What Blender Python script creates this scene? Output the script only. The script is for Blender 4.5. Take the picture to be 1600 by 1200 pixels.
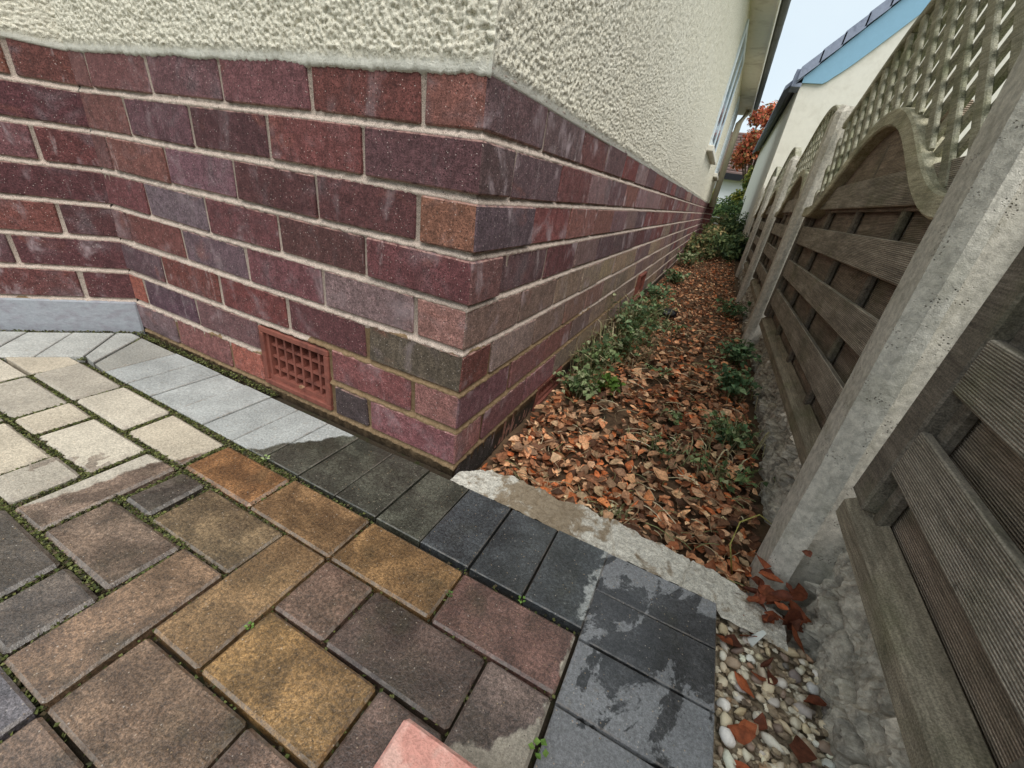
import bpy, math, random
import numpy as np
from mathutils import Matrix, Vector
random.seed(7); rng = np.random.default_rng(11)
sc = bpy.context.scene
COL = sc.collection
for o in list(bpy.data.objects): bpy.data.objects.remove(o)

# ------------------------------------------------------------------ camera, sky, sun, exposure
cam_d = bpy.data.cameras.new('camera'); cam = bpy.data.objects.new('camera', cam_d); COL.objects.link(cam)
R = np.array([[0.8890, 0.4366, 0.1381], [0.3070, -0.3456, -0.8868], [-0.3394, 0.8307, -0.4413]])
U_, _, V_ = np.linalg.svd(R); R = U_ @ V_
CAM = (0.3326, -0.5723, 0.5221)
m = Matrix.Identity(4)
for i in range(3):
    m[i][0] = R[0][i]; m[i][1] = -R[1][i]; m[i][2] = -R[2][i]; m[i][3] = CAM[i]
cam.matrix_world = m
cam_d.sensor_width = 36.0; cam_d.lens = 0.6367 * 1000 / 1600 * 36.0
cam_d.clip_start = 0.02; cam_d.clip_end = 2000
sc.camera = cam

SUN_EL, SUN_AZ = math.radians(58), math.radians(138)      # azimuth from +Y clockwise (towards +X)
w = bpy.data.worlds.new('World'); sc.world = w; w.use_nodes = True
nt = w.node_tree; nt.nodes.clear()
out = nt.nodes.new('ShaderNodeOutputWorld'); bg = nt.nodes.new('ShaderNodeBackground')
sky = nt.nodes.new('ShaderNodeTexSky'); sky.sky_type = 'NISHITA'; sky.sun_disc = False
sky.sun_elevation = SUN_EL; sky.sun_rotation = SUN_AZ; sky.air_density = 1.0; sky.dust_density = 2.0
tc = nt.nodes.new('ShaderNodeTexCoord'); ns = nt.nodes.new('ShaderNodeTexNoise')
ns.inputs['Scale'].default_value = 2.6; ns.inputs['Detail'].default_value = 5; ns.inputs['Roughness'].default_value = .55
rp = nt.nodes.new('ShaderNodeValToRGB'); rp.color_ramp.elements[0].position = .34; rp.color_ramp.elements[1].position = .66
rp.color_ramp.elements[0].color = (.82, .82, .82, 1); rp.color_ramp.elements[1].color = (.97, .97, .97, 1)
mx = nt.nodes.new('ShaderNodeMix'); mx.data_type = 'RGBA'
mx.inputs['B'].default_value = (4.5, 5.1, 5.4, 1)         # cloud layer
nt.links.new(tc.outputs['Generated'], ns.inputs['Vector']); nt.links.new(ns.outputs['Fac'], rp.inputs['Fac'])
nt.links.new(rp.outputs['Color'], mx.inputs['Factor']); nt.links.new(sky.outputs['Color'], mx.inputs['A'])
nt.links.new(mx.outputs['Result'], bg.inputs['Color']); bg.inputs['Strength'].default_value = 0.08
nt.links.new(bg.outputs['Background'], out.inputs['Surface'])
sl = bpy.data.lights.new('sun', 'SUN'); sl.energy = 1.5; sl.angle = math.radians(50); sl.color = (1, .97, .93)
so = bpy.data.objects.new('sun', sl); COL.objects.link(so)
sd = Vector((math.sin(SUN_AZ) * math.cos(SUN_EL), math.cos(SUN_AZ) * math.cos(SUN_EL), math.sin(SUN_EL)))
so.rotation_euler = sd.to_track_quat('Z', 'Y').to_euler(); so.location = (0, -3, 6)
vs = sc.view_settings; sc.display_settings.display_device = 'sRGB'
vs.view_transform = 'Standard'; vs.look = 'None'; vs.gamma = 1; vs.use_curve_mapping = False
vs.exposure = 1.24

# ------------------------------------------------------------------ helpers
def lin(c):
    c = c / 255.0
    return c / 12.92 if c <= .04045 else ((c + .055) / 1.055) ** 2.4
def S(r, g, b): return (lin(r), lin(g), lin(b), 1.0)

_h = rng.random((64, 64, 64)).astype(np.float32)
def vnoise(x, y, z=0.0):
    x, y, z = np.broadcast_arrays(np.asarray(x, float), np.asarray(y, float), np.asarray(z, float))
    xi, yi, zi = np.floor(x).astype(int), np.floor(y).astype(int), np.floor(z).astype(int)
    fx, fy, fz = x - xi, y - yi, z - zi
    fx, fy, fz = [f * f * (3 - 2 * f) for f in (fx, fy, fz)]
    r = 0
    for a in (0, 1):
        for b in (0, 1):
            for c in (0, 1):
                r = r + _h[(xi + a) % 64, (yi + b) % 64, (zi + c) % 64] * (fx if a else 1 - fx) * (fy if b else 1 - fy) * (fz if c else 1 - fz)
    return r * 2 - 1
def fbm(x, y, z=0.0, n=4):
    r, a, f = 0, .5, 1
    for i in range(n):
        r = r + a * vnoise(np.asarray(x) * f + 17.3 * i, np.asarray(y) * f + 5.1 * i, np.asarray(z) * f); a *= .5; f *= 2.03
    return r
_jx, _jy, _jh = rng.random((128, 128)), rng.random((128, 128)), rng.random((128, 128))
def blobs(x, y, scale):
    """rounded lumps of roughcast, 0..1"""
    x = x / scale; y = y / scale
    xi, yi = np.floor(x).astype(int), np.floor(y).astype(int)
    best = np.zeros_like(x)
    for a in (-1, 0, 1):
        for b in (-1, 0, 1):
            cx, cy = xi + a, yi + b
            px, py = cx + _jx[cx % 128, cy % 128], cy + _jy[cx % 128, cy % 128]
            h = .45 + .55 * _jh[cx % 128, cy % 128]
            d2 = ((x - px) ** 2 + (y - py) ** 2) / (.5 + .5 * h) ** 2
            best = np.maximum(best, h * np.clip(1 - d2 * 2.3, 0, 1) ** .55)
    return best

def mesh(name, verts, faces, mat=None, smooth=False):
    me = bpy.data.meshes.new(name)
    me.from_pydata([tuple(map(float, v)) for v in verts] if not isinstance(verts, np.ndarray) else verts.tolist(), [], faces if not isinstance(faces, np.ndarray) else faces.tolist())
    if mat: me.materials.append(mat)
    if smooth: me.polygons.foreach_set('use_smooth', [True] * len(me.polygons))
    me.update()
    return me
def link(name, me, parent=None, loc=None, rot=None, color=None, **props):
    o = bpy.data.objects.new(name, me); COL.objects.link(o)
    if parent: o.parent = parent
    if loc is not None: o.location = loc
    if rot is not None: o.rotation_euler = rot
    if color is not None: o.color = color
    for k, v in props.items(): o[k] = v
    return o
def obj(name, verts, faces, mat, parent=None, smooth=False, **kw):
    return link(name, mesh(name, verts, faces, mat, smooth), parent, **kw)
def thing(name, label, cat, group=None, loc=(0, 0, 0), rot=None):
    o = link(name, None, None, loc, rot); o['label'] = label; o['category'] = cat
    if group: o['group'] = group
    o.empty_display_size = .05
    return o
def tag(o, label, cat, group=None):
    o['label'] = label; o['category'] = cat
    if group: o['group'] = group
    return o
def grid_faces(nu, nv, off=0):
    i, j = np.meshgrid(np.arange(nu - 1), np.arange(nv - 1), indexing='ij')
    a = (i * nv + j).ravel() + off
    return np.stack([a, a + nv, a + nv + 1, a + 1], 1)
def bbox(x0, x1, y0, y1, z0, z1, b=.003, jit=0.0, bz=None):
    """box with a chamfer on every edge: 24 verts, 26 faces"""
    bz = b if bz is None else bz
    V = []; idx = {}
    for sx in (0, 1):
        for sy in (0, 1):
            for sz in (0, 1):
                X = (x0, x1)[sx]; Y = (y0, y1)[sy]; Z = (z0, z1)[sz]
                ix, iy, iz = (b, -b)[sx], (b, -b)[sy], (bz, -bz)[sz]
                j = [random.uniform(-jit, jit) for _ in range(3)] if jit else (0, 0, 0)
                for ax, p in enumerate(((X, Y + iy, Z + iz), (X + ix, Y, Z + iz), (X + ix, Y + iy, Z))):
                    idx[sx, sy, sz, ax] = len(V); V.append((p[0] + j[0], p[1] + j[1], p[2] + j[2]))
    F = []
    g = lambda sx, sy, sz, ax: idx[sx, sy, sz, ax]
    for s in (0, 1):
        f = [g(s, 0, 0, 0), g(s, 1, 0, 0), g(s, 1, 1, 0), g(s, 0, 1, 0)]; F.append(f if s else f[::-1])
        f = [g(0, s, 0, 1), g(0, s, 1, 1), g(1, s, 1, 1), g(1, s, 0, 1)]; F.append(f if s else f[::-1])
        f = [g(0, 0, s, 2), g(1, 0, s, 2), g(1, 1, s, 2), g(0, 1, s, 2)]; F.append(f if s else f[::-1])
    for a in (0, 1):
        for c in (0, 1):
            f = [g(0, a, c, 1), g(1, a, c, 1), g(1, a, c, 2), g(0, a, c, 2)]; F.append(f if (a ^ c) else f[::-1])
            f = [g(a, 0, c, 0), g(a, 1, c, 0), g(a, 1, c, 2), g(a, 0, c, 2)]; F.append(f[::-1] if (a ^ c) else f)
            f = [g(a, c, 0, 0), g(a, c, 1, 0), g(a, c, 1, 1), g(a, c, 0, 1)]; F.append(f if (a ^ c) else f[::-1])
    for a in (0, 1):
        for c in (0, 1):
            for d in (0, 1):
                f = [g(a, c, d, 0), g(a, c, d, 1), g(a, c, d, 2)]; F.append(f if (a + c + d) % 2 else f[::-1])
    return V, F
def box(x0, x1, y0, y1, z0, z1):
    V = [(x, y, z) for x in (x0, x1) for y in (y0, y1) for z in (z0, z1)]
    return V, [(0, 1, 3, 2), (4, 6, 7, 5), (0, 4, 5, 1), (2, 3, 7, 6), (0, 2, 6, 4), (1, 5, 7, 3)]
class MB:
    def __init__(s): s.v = []; s.f = []
    def add(s, vf, tr=None):
        o = len(s.v); V, F = vf
        s.v += [tr(v) for v in V] if tr else list(V)
        s.f += [tuple(i + o for i in f) for f in F]; return s
    def build(s, name, mat, parent=None, smooth=False, **kw): return obj(name, s.v, s.f, mat, parent, smooth, **kw)
def tube(pts, r, n=8, cap=True):
    P = [Vector(p) for p in pts]; V = []; F = []
    rr = r if isinstance(r, (list, tuple)) else [r] * len(P)
    for i, p in enumerate(P):
        t = (P[min(i + 1, len(P) - 1)] - P[max(i - 1, 0)]).normalized()
        u = t.cross(Vector((0.31, .2, .93))).normalized() if abs(t.z) < .9 else t.cross(Vector((1, 0, 0))).normalized()
        v = t.cross(u)
        for k in range(n):
            a = 2 * math.pi * k / n; q = p + (u * math.cos(a) + v * math.sin(a)) * rr[i]; V.append(tuple(q))
    for i in range(len(P) - 1):
        for k in range(n):
            F.append((i * n + k, i * n + (k + 1) % n, (i + 1) * n + (k + 1) % n, (i + 1) * n + k))
    if cap: F += [tuple(range(n))[::-1], tuple(range((len(P) - 1) * n, len(P) * n))]
    return V, F

# ------------------------------------------------------------------ materials
class NT:
    def __init__(s, name):
        s.m = bpy.data.materials.new(name); s.m.use_nodes = True; s.t = s.m.node_tree; s.t.nodes.clear()
        s.o = s.n('ShaderNodeOutputMaterial'); s.b = s.n('ShaderNodeBsdfPrincipled')
        s.t.links.new(s.b.outputs[0], s.o.inputs['Surface'])
        s.geo = s.n('ShaderNodeNewGeometry'); s.oi = s.n('ShaderNodeObjectInfo')
    def n(s, k, **kw):
        x = s.t.nodes.new(k)
        for a, b in kw.items(): setattr(x, a, b)
        return x
    def l(s, a, b):
        if hasattr(a, 'is_linked') or hasattr(a, 'links'): s.t.links.new(a, b)
        else: b.default_value = a
    def math(s, op, a, b=0.0, c=None, clamp=False):
        x = s.n('ShaderNodeMath', operation=op, use_clamp=clamp); s.l(a, x.inputs[0]); s.l(b, x.inputs[1])
        if c is not None: s.l(c, x.inputs[2])
        return x.outputs[0]
    def vec(s, scale=(1, 1, 1), rand=0.0, src=None):
        v = src if src is not None else s.geo.outputs['Position']
        x = s.n('ShaderNodeVectorMath', operation='MULTIPLY'); s.l(v, x.inputs[0]); x.inputs[1].default_value = scale
        r = x.outputs[0]
        if rand:
            y = s.n('ShaderNodeVectorMath', operation='ADD'); s.l(r, y.inputs[0])
            q = s.math('MULTIPLY', s.oi.outputs['Random'], rand); s.l(q, y.inputs[1]); r = y.outputs[0]
        return r
    def noise(s, scale, vec=None, detail=4, rough=.6, dist=0.0):
        x = s.n('ShaderNodeTexNoise'); x.inputs['Scale'].default_value = scale; x.inputs['Detail'].default_value = detail
        x.inputs['Roughness'].default_value = rough; x.inputs['Distortion'].default_value = dist
        s.l(vec if vec is not None else s.vec(), x.inputs['Vector']); return x.outputs['Fac']
    def vor(s, scale, vec=None, feat='F1'):
        x = s.n('ShaderNodeTexVoronoi', feature=feat); x.inputs['Scale'].default_value = scale
        s.l(vec if vec is not None else s.vec(), x.inputs['Vector']); return x
    def ramp(s, f, lo, hi, a=0.0, b=1.0):
        x = s.n('ShaderNodeMapRange', interpolation_type='SMOOTHSTEP'); s.l(f, x.inputs[0])
        for i, q in zip((1, 2, 3, 4), (lo, hi, a, b)): s.l(q, x.inputs[i])
        return x.outputs[0]
    def mix(s, f, a, b, mode='MIX'):
        x = s.n('ShaderNodeMix', data_type='RGBA', blend_type=mode); s.l(f, x.inputs['Factor'])
        s.l(a, x.inputs['A']); s.l(b, x.inputs['B']); return x.outputs['Result']
    def bump(s, h, strength=.5, dist=.002, prev=None):
        x = s.n('ShaderNodeBump'); x.inputs['Strength'].default_value = strength; x.inputs['Distance'].default_value = dist
        s.l(h, x.inputs['Height'])
        if prev is not None: s.l(prev, x.inputs['Normal'])
        return x.outputs[0]
    def sep(s, v=None):
        x = s.n('ShaderNodeSeparateXYZ'); s.l(v if v is not None else s.geo.outputs['Position'], x.inputs[0]); return x.outputs
    def prop(s, name):
        x = s.n('ShaderNodeAttribute', attribute_type='OBJECT', attribute_name=name); return x
    def done(s, col, rough=.85, normal=None, spec=.3):
        s.l(col, s.b.inputs['Base Color']); s.l(rough, s.b.inputs['Roughness'])
        if normal is not None: s.l(normal, s.b.inputs['Normal'])
        s.l(spec, s.b.inputs['Specular IOR Level']); return s.m
def gray(v): return (v, v, v, 1)

def mat_brick():
    t = NT('brick'); tone = t.prop('tone').outputs['Color']
    nx = t.sep(t.geo.outputs['Normal'])[0]
    base = t.mix(1.0, t.mix(t.ramp(nx, .4, .6), t.oi.outputs['Color'], tone), (1.09, .95, .86, 1), 'MULTIPLY')
    v = t.vec(rand=31.0)
    big = t.noise(11, v, 3, .6, .6); med = t.noise(60, v, 4, .65); fine = t.noise(560, v, 3, .75)
    c = t.mix(t.math('MULTIPLY', t.ramp(big, .52, .78), .6), base, S(112, 100, 104))                     # bluish kiln bloom
    b2 = t.noise(9, t.vec((1, 1, 1.6), rand=77.0), 3, .6, .5)
    c = t.mix(t.math('MULTIPLY', t.ramp(b2, .60, .80), .5), c, S(140, 88, 74))                      # orange flash
    c = t.mix(1.0, c, t.mix(t.ramp(med, .32, .68), gray(.72), gray(1.25)), 'MULTIPLY')
    c = t.mix(1.0, c, t.mix(t.ramp(fine, .34, .66), gray(.6), gray(1.4)), 'MULTIPLY')
    c = t.mix(1.0, c, (1.0, .98, .95, 1), 'MULTIPLY')
    gr = t.noise(250, v, 3, .75); c = t.mix(1.0, c, t.mix(t.ramp(gr, .36, .62), gray(.72), gray(1.26)), 'MULTIPLY')
    fro = t.noise(13, t.vec((1, 1, .8), rand=53.0), 4, .65, .4)
    c = t.mix(t.math('MULTIPLY', t.ramp(fro, .54, .76), t.ramp(nx, .3, .7, .42, .95)), c, S(172, 154, 156))                   # frosted centres
    nz = t.math('ABSOLUTE', t.sep(t.geo.outputs['True Normal'])[2])
    rim = t.math('MULTIPLY', t.math('MULTIPLY', t.ramp(nz, .35, .6), t.ramp(nz, .95, .8)), t.ramp(med, .35, .6))
    c = t.mix(t.math('MULTIPLY', rim, .7), c, S(176, 140, 128))
    streak = t.noise(30, t.vec((1, 1, .12), rand=13.0), 4, .7, .3)
    wh = t.math('MULTIPLY', t.ramp(streak, .58, .80), t.ramp(t.noise(7, v, 2), .42, .62))
    wh = t.math('MULTIPLY', wh, t.ramp(med, .35, .6))
    c = t.mix(t.math('MULTIPLY', wh, t.ramp(nx, .3, .7, .75, 1.0)), c, S(206, 196, 194))                       # efflorescence
    sp = t.vor(170, v); spk = t.math('MULTIPLY', t.ramp(sp.outputs['Distance'], .10, .17, 1, 0), t.ramp(t.noise(240, v, 1), .47, .54))
    c = t.mix(t.math('MULTIPLY', spk, .8), c, S(214, 200, 190))
    pit = t.ramp(t.vor(240, v).outputs['Distance'], .05, .30, 1, 0); pit = t.math('MULTIPLY', pit, t.ramp(t.noise(60, v, 2), .44, .56))
    c = t.mix(t.math('MULTIPLY', pit, .9), c, S(34, 24, 26))
    h = t.math('SUBTRACT', t.math('ADD', t.math('MULTIPLY', fine, .5), t.math('MULTIPLY', med, .9)), t.math('MULTIPLY', pit, .8))
    return t.done(c, .82, t.bump(h, 1.0, .003), .3)
def mat_mortar():
    t = NT('mortar'); p = t.sep()
    n1 = t.noise(900, None, 2); n2 = t.noise(140, None, 4, .7); n3 = t.noise(9, None, 4)
    c = t.mix(n3, S(188, 168, 154), S(208, 192, 178))
    c = t.mix(t.ramp(n1, .38, .60), t.mix(1.0, c, gray(.5), 'MULTIPLY'), t.mix(1.0, c, gray(1.2), 'MULTIPLY'))
    c = t.mix(t.ramp(n2, .60, .75), c, S(150, 122, 112))
    # later, browner repointing round the foot of the corner
    zz = t.math('ADD', p[2], t.math('MULTIPLY', t.math('SUBTRACT', n3, .5), .10))
    lim = t.math('SUBTRACT', t.ramp(p[0], -.62, -.18, .06, .235), t.math('MULTIPLY', t.math('MAXIMUM', p[1], 0.0), .10))
    br = t.math('LESS_THAN', zz, lim)
    tan = t.mix(t.ramp(n2, .3, .7), S(136, 112, 84), S(160, 136, 106))
    tan = t.mix(t.ramp(n1, .3, .75), t.mix(1.0, tan, gray(.75), 'MULTIPLY'), tan)
    c = t.mix(br, c, tan)
    c = t.mix(t.ramp(t.math('ADD', p[2], t.math('MULTIPLY', n2, .03)), -.03, .012, 1, 0), c, S(70, 62, 54))
    hol = t.math('MULTIPLY', t.ramp(t.vor(260).outputs['Distance'], .1, .3, 1, 0), t.ramp(n2, .48, .60)); c = t.mix(t.math('MULTIPLY', hol, .8), c, S(84, 66, 58))
    h = t.math('SUBTRACT', t.math('ADD', t.math('MULTIPLY', n1, .5), t.math('MULTIPLY', n2, 1.3)), hol)
    return t.done(c, .95, t.bump(h, .9, .002), .1)
def mat_render():
    t = NT('roughcast'); n1 = t.noise(500, None, 3, .7); n2 = t.noise(120, None, 3); n3 = t.noise(3.5, None, 4)
    c = t.mix(n3, S(227, 220, 200), S(237, 231, 215))
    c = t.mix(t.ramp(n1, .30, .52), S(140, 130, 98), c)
    g = t.noise(40, None, 4, .7); c = t.mix(t.math('MULTIPLY', t.ramp(g, .6, .78), .45), c, S(170, 164, 122))
    p = t.sep(); c = t.mix(t.ramp(t.math('ADD', p[2], t.math('MULTIPLY', t.math('SUBTRACT', n2, .5), .02)), .650, .660, .8, 0), c, S(214, 211, 200))
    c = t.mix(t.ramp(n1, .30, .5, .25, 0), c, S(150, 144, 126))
    return t.done(c, .9, t.bump(t.math('ADD', n1, n2), .8, .0025), .2)
def simple(name, rgb, rough=.7, var=.25, scale=40, bump=.3, spec=.3, rgb2=None, f2=(.5, .7), stretch=(1, 1, 1), bd=.002, usecol=False, fine=400):
    t = NT(name); v = t.vec(stretch, rand=9.0)
    base = t.oi.outputs['Color'] if usecol else S(*rgb)
    n = t.noise(scale, v, 5, .65); f = t.noise(fine, v, 3, .65)
    c = base
    if rgb2: c = t.mix(t.ramp(t.noise(scale * .3, v, 4, .6, .4), *f2), c, S(*rgb2))
    c = t.mix(1.0, c, t.mix(n, gray(1 - var * 1.6), gray(1 + var * 1.6)), 'MULTIPLY')
    c = t.mix(1.0, c, t.mix(f, gray(1 - var * 1.2), gray(1 + var * 1.2)), 'MULTIPLY')
    return t.done(c, rough, t.bump(t.math('ADD', n, t.math('MULTIPLY', f, .4)), bump, bd) if bump else None, spec)

def mat_paver():
    """dry colour = object colour, wet colour = tone; water stain has its own outline on the drive"""
    t = NT('paver'); p = t.sep(); v = t.vec(rand=19.0)
    dry, wet = t.oi.outputs['Color'], t.prop('tone').outputs['Color']
    n1 = t.noise(14, None, 4, .6); n2 = t.noise(70, v, 4, .7); n3 = t.noise(600, v, 2, .7); n4 = t.noise(230, v, 3, .7)
    # main water line: x of the edge as a function of y
    cu = t.n('ShaderNodeFloatCurve'); t.l(t.ramp0(p[1], -.56, 0.0) if hasattr(t, 'ramp0') else t.math('DIVIDE', t.math('ADD', p[1], .56), .56, None, True), cu.inputs['Value'])
    c = cu.mapping.curves[0]
    pts = [(-.56, -.62), (-.45, -.475), (-.373, -.448), (-.302, -.436), (-.251, -.408), (-.192, -.385), (-.178, -.338), (-.152, -.325), (-.11, -.296), (-.04, -.235), (0, -.20)]
    conv = [((y + .56) / .56, (x + .8) / .8) for y, x in pts]
    c.points[0].location = conv[0]; c.points[1].location = conv[-1]
    for q in conv[1:-1]: c.points.new(*q)
    cu.mapping.update()
    edge = t.math('SUBTRACT', t.math('MULTIPLY', cu.outputs[0], .8), .8)
    wob = t.math('MULTIPLY', t.math('SUBTRACT', t.noise(38, None, 4, .55), .5), .05)
    d = t.math('ADD', t.math('SUBTRACT', p[0], edge), wob)
    wl = t.ramp(t.math('ADD', d, t.math('MULTIPLY', t.math('SUBTRACT', n4, .5), .012)), -.005, .005)
    # drips thrown over the dry pavers
    dr = t.math('MULTIPLY', t.ramp(t.noise(24, None, 3, .5), .62, .64), t.ramp(p[0], -.62, -.50))
    wl = t.math('MAXIMUM', wl, t.math('MULTIPLY', dr, t.ramp(p[1], -.45, -.22, 1, 0)))
    # right hand column has mostly dried; splashes remain on it
    ra = t.n('ShaderNodeVectorRotate', rotation_type='Z_AXIS'); t.l(t.geo.outputs['Position'], ra.inputs['Vector']); ra.inputs['Angle'].default_value = .5
    spl = t.noise(19, t.vec((1.0, .55, 1), src=ra.outputs[0]), 6, .62, .6)
    gx = t.math('DIVIDE', t.math('SUBTRACT', p[0], .43), .085); gy = t.math('DIVIDE', t.math('ADD', p[1], .155), .11)
    cen = t.math('SUBTRACT', 1.0, t.math('ADD', t.math('MULTIPLY', gx, gx), t.math('MULTIPLY', gy, gy)))
    spl = t.ramp(t.math('ADD', spl, t.math('MULTIPLY', cen, .10)), t.math('ADD', .485, t.math('MULTIPLY', t.math('SUBTRACT', n4, .5), .05)), t.math('ADD', .525, t.math('MULTIPLY', t.math('SUBTRACT', n4, .5), .05)))
    dx = t.math('ADD', t.math('SUBTRACT', p[0], .325), t.math('MULTIPLY', t.math('SUBTRACT', t.noise(30, None, 4), .5), .07))
    dx = t.math('ADD', dx, t.math('MULTIPLY', t.ramp(p[1], -.30, -.42), .10))
    keep = t.math('MAXIMUM', t.ramp(dx, -.004, .004, 1, 0), spl)
    W = t.math('MULTIPLY', wl, keep)
    dcol = t.mix(1.0, dry, t.mix(t.ramp(n1, .3, .7), gray(.86), gray(1.12)), 'MULTIPLY')
    dcol = t.mix(t.math('MULTIPLY', t.ramp(n2, .55, .75), .35), dcol, S(140, 132, 118))
    wb = t.mix(1.0, wet, t.mix(t.ramp(t.noise(16, v, 4, .6, .5), .35, .68), gray(.55), gray(1.35)), 'MULTIPLY')
    alg = t.mix(t.math('MULTIPLY', t.ramp(t.noise(13, t.vec(rand=5.0), 3), .52, .75), .5), wb, S(62, 60, 44))
    alg = t.mix(t.math('MULTIPLY', t.ramp(t.noise(11, t.vec(rand=47.0), 4, .6, .5), .46, .64), .55), alg, t.mix(1.0, wet, (.62, .60, .62, 1), 'MULTIPLY'))
    col = t.mix(W, dcol, alg)
    col = t.mix(1.0, col, t.mix(t.ramp(n4, .32, .68), t.mix(W, gray(.80), gray(.60)), t.mix(W, gray(1.2), gray(1.42))), 'MULTIPLY')
    col = t.mix(1.0, col, t.mix(t.ramp(n3, .3, .7), t.mix(W, gray(.80), gray(.58)), t.mix(W, gray(1.2), gray(1.44))), 'MULTIPLY')
    sp = t.vor(190, v); r_ = t.sep(sp.outputs['Color'])
    spk = t.math('MULTIPLY', t.ramp(sp.outputs['Distance'], .10, .20, 1, 0), t.math('GREATER_THAN', r_[0], .70))
    col = t.mix(t.math('MULTIPLY', spk, .6), col, t.mix(r_[1], S(196, 160, 110), S(206, 198, 190)))
    sp2 = t.vor(300, v); r2 = t.sep(sp2.outputs['Color'])
    col = t.mix(t.math('MULTIPLY', t.math('MULTIPLY', t.ramp(sp2.outputs['Distance'], .12, .25, 1, 0), t.math('GREATER_THAN', r2[0], .86)), .8), col, S(30, 27, 24))
    nz = t.sep(t.geo.outputs['True Normal'])[2]
    col = t.mix(t.math('MULTIPLY', t.math('MULTIPLY', t.ramp(nz, .97, .85), t.ramp(nz, .1, .35)), t.ramp(n2, .40, .62, .05, .5)), col, S(140, 130, 120))
    h = t.math('ADD', t.math('ADD', t.math('MULTIPLY', n2, 1.2), t.math('MULTIPLY', n4, .6)), t.math('MULTIPLY', n3, .25))
    rough = t.math('ADD', t.math('MULTIPLY', t.math('SUBTRACT', 1.0, W), .45), t.math('ADD', .20, t.math('MULTIPLY', n2, .26)))
    t.l(t.math('MULTIPLY', W, .55), t.b.inputs['Coat Weight']); t.b.inputs['Coat Roughness'].default_value = .16
    return t.done(t.mix(t.math('MULTIPLY', W, .16), col, (0, 0, 0, 1)), rough, t.bump(h, .75, .0020), .5)

def mat_wood(name, rgb, rgb2, ribs=True, alg=.5):
    t = NT(name); p = t.sep(); v = t.vec((1, .05, 1), rand=5.0)
    g = t.noise(420, v, 5, .7); g2 = t.noise(120, v, 4, .6, .6); b = t.noise(7, t.vec(rand=3.0), 4, .6)
    c = t.mix(t.ramp(g2, .3, .7), S(*rgb), S(*rgb2))
    c = t.mix(1.0, c, t.mix(t.ramp(g, .3, .7), gray(.72), gray(1.22)), 'MULTIPLY')
    c = t.mix(t.math('MULTIPLY', t.ramp(b, .48, .72), alg), c, S(96, 100, 66))
    sx = t.noise(520, t.vec(rand=2.0), 3, .7); c = t.mix(1.0, c, t.mix(t.ramp(sx, .34, .66), gray(.70), gray(1.26)), 'MULTIPLY')
    lg = t.noise(26, t.vec((1, .3, 1), rand=11.0), 5, .7); c = t.mix(1.0, c, t.mix(t.ramp(lg, .3, .7), gray(.74), gray(1.22)), 'MULTIPLY')
    blk = t.noise(60, t.vec((1, .5, 1), rand=7.0), 4, .7); c = t.mix(t.math('MULTIPLY', t.ramp(blk, .60, .74), .55), c, S(34, 32, 28))
    h = t.math('MULTIPLY', g, .6)
    nrm = t.bump(h, .6, .0015)
    if ribs:
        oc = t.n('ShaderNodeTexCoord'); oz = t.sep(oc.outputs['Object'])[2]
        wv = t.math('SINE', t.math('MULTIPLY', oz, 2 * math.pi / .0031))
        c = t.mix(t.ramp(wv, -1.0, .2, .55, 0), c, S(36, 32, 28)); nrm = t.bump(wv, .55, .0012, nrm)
    return t.done(c, .86, nrm, .25)
def mat_concrete(name, a, b, pits=True, alg=.3):
    t = NT(name); n1 = t.noise(8, t.vec((1, 1, .5)), 5, .65); n2 = t.noise(90, None, 4, .7); n3 = t.noise(700, None, 2)
    c = t.mix(n1, S(*a), S(*b))
    c = t.mix(1.0, c, t.mix(t.ramp(n2, .3, .7), gray(.75), gray(1.2)), 'MULTIPLY')
    c = t.mix(1.0, c, t.mix(n3, gray(.7), gray(1.3)), 'MULTIPLY')
    c = t.mix(t.math('MULTIPLY', t.ramp(t.noise(14, None, 4), .5, .7), alg), c, S(118, 114, 84))
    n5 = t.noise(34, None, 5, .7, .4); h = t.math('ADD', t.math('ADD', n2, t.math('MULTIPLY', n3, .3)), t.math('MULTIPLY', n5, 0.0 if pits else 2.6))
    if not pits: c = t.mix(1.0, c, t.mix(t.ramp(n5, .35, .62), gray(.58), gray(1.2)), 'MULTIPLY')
    if pits:
        vo = t.vor(250); pit = t.math('MULTIPLY', t.ramp(vo.outputs['Distance'], .10, .34, 1, 0), t.ramp(t.noise(30, None, 3), .54, .64))
        c = t.mix(t.math('MULTIPLY', pit, .65), c, S(70, 66, 58)); h = t.math('SUBTRACT', h, t.math('MULTIPLY', pit, 1.5))
    return t.done(c, .92, t.bump(h, .8 if pits else .5, .0025 if pits else .0018), .2)
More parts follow.
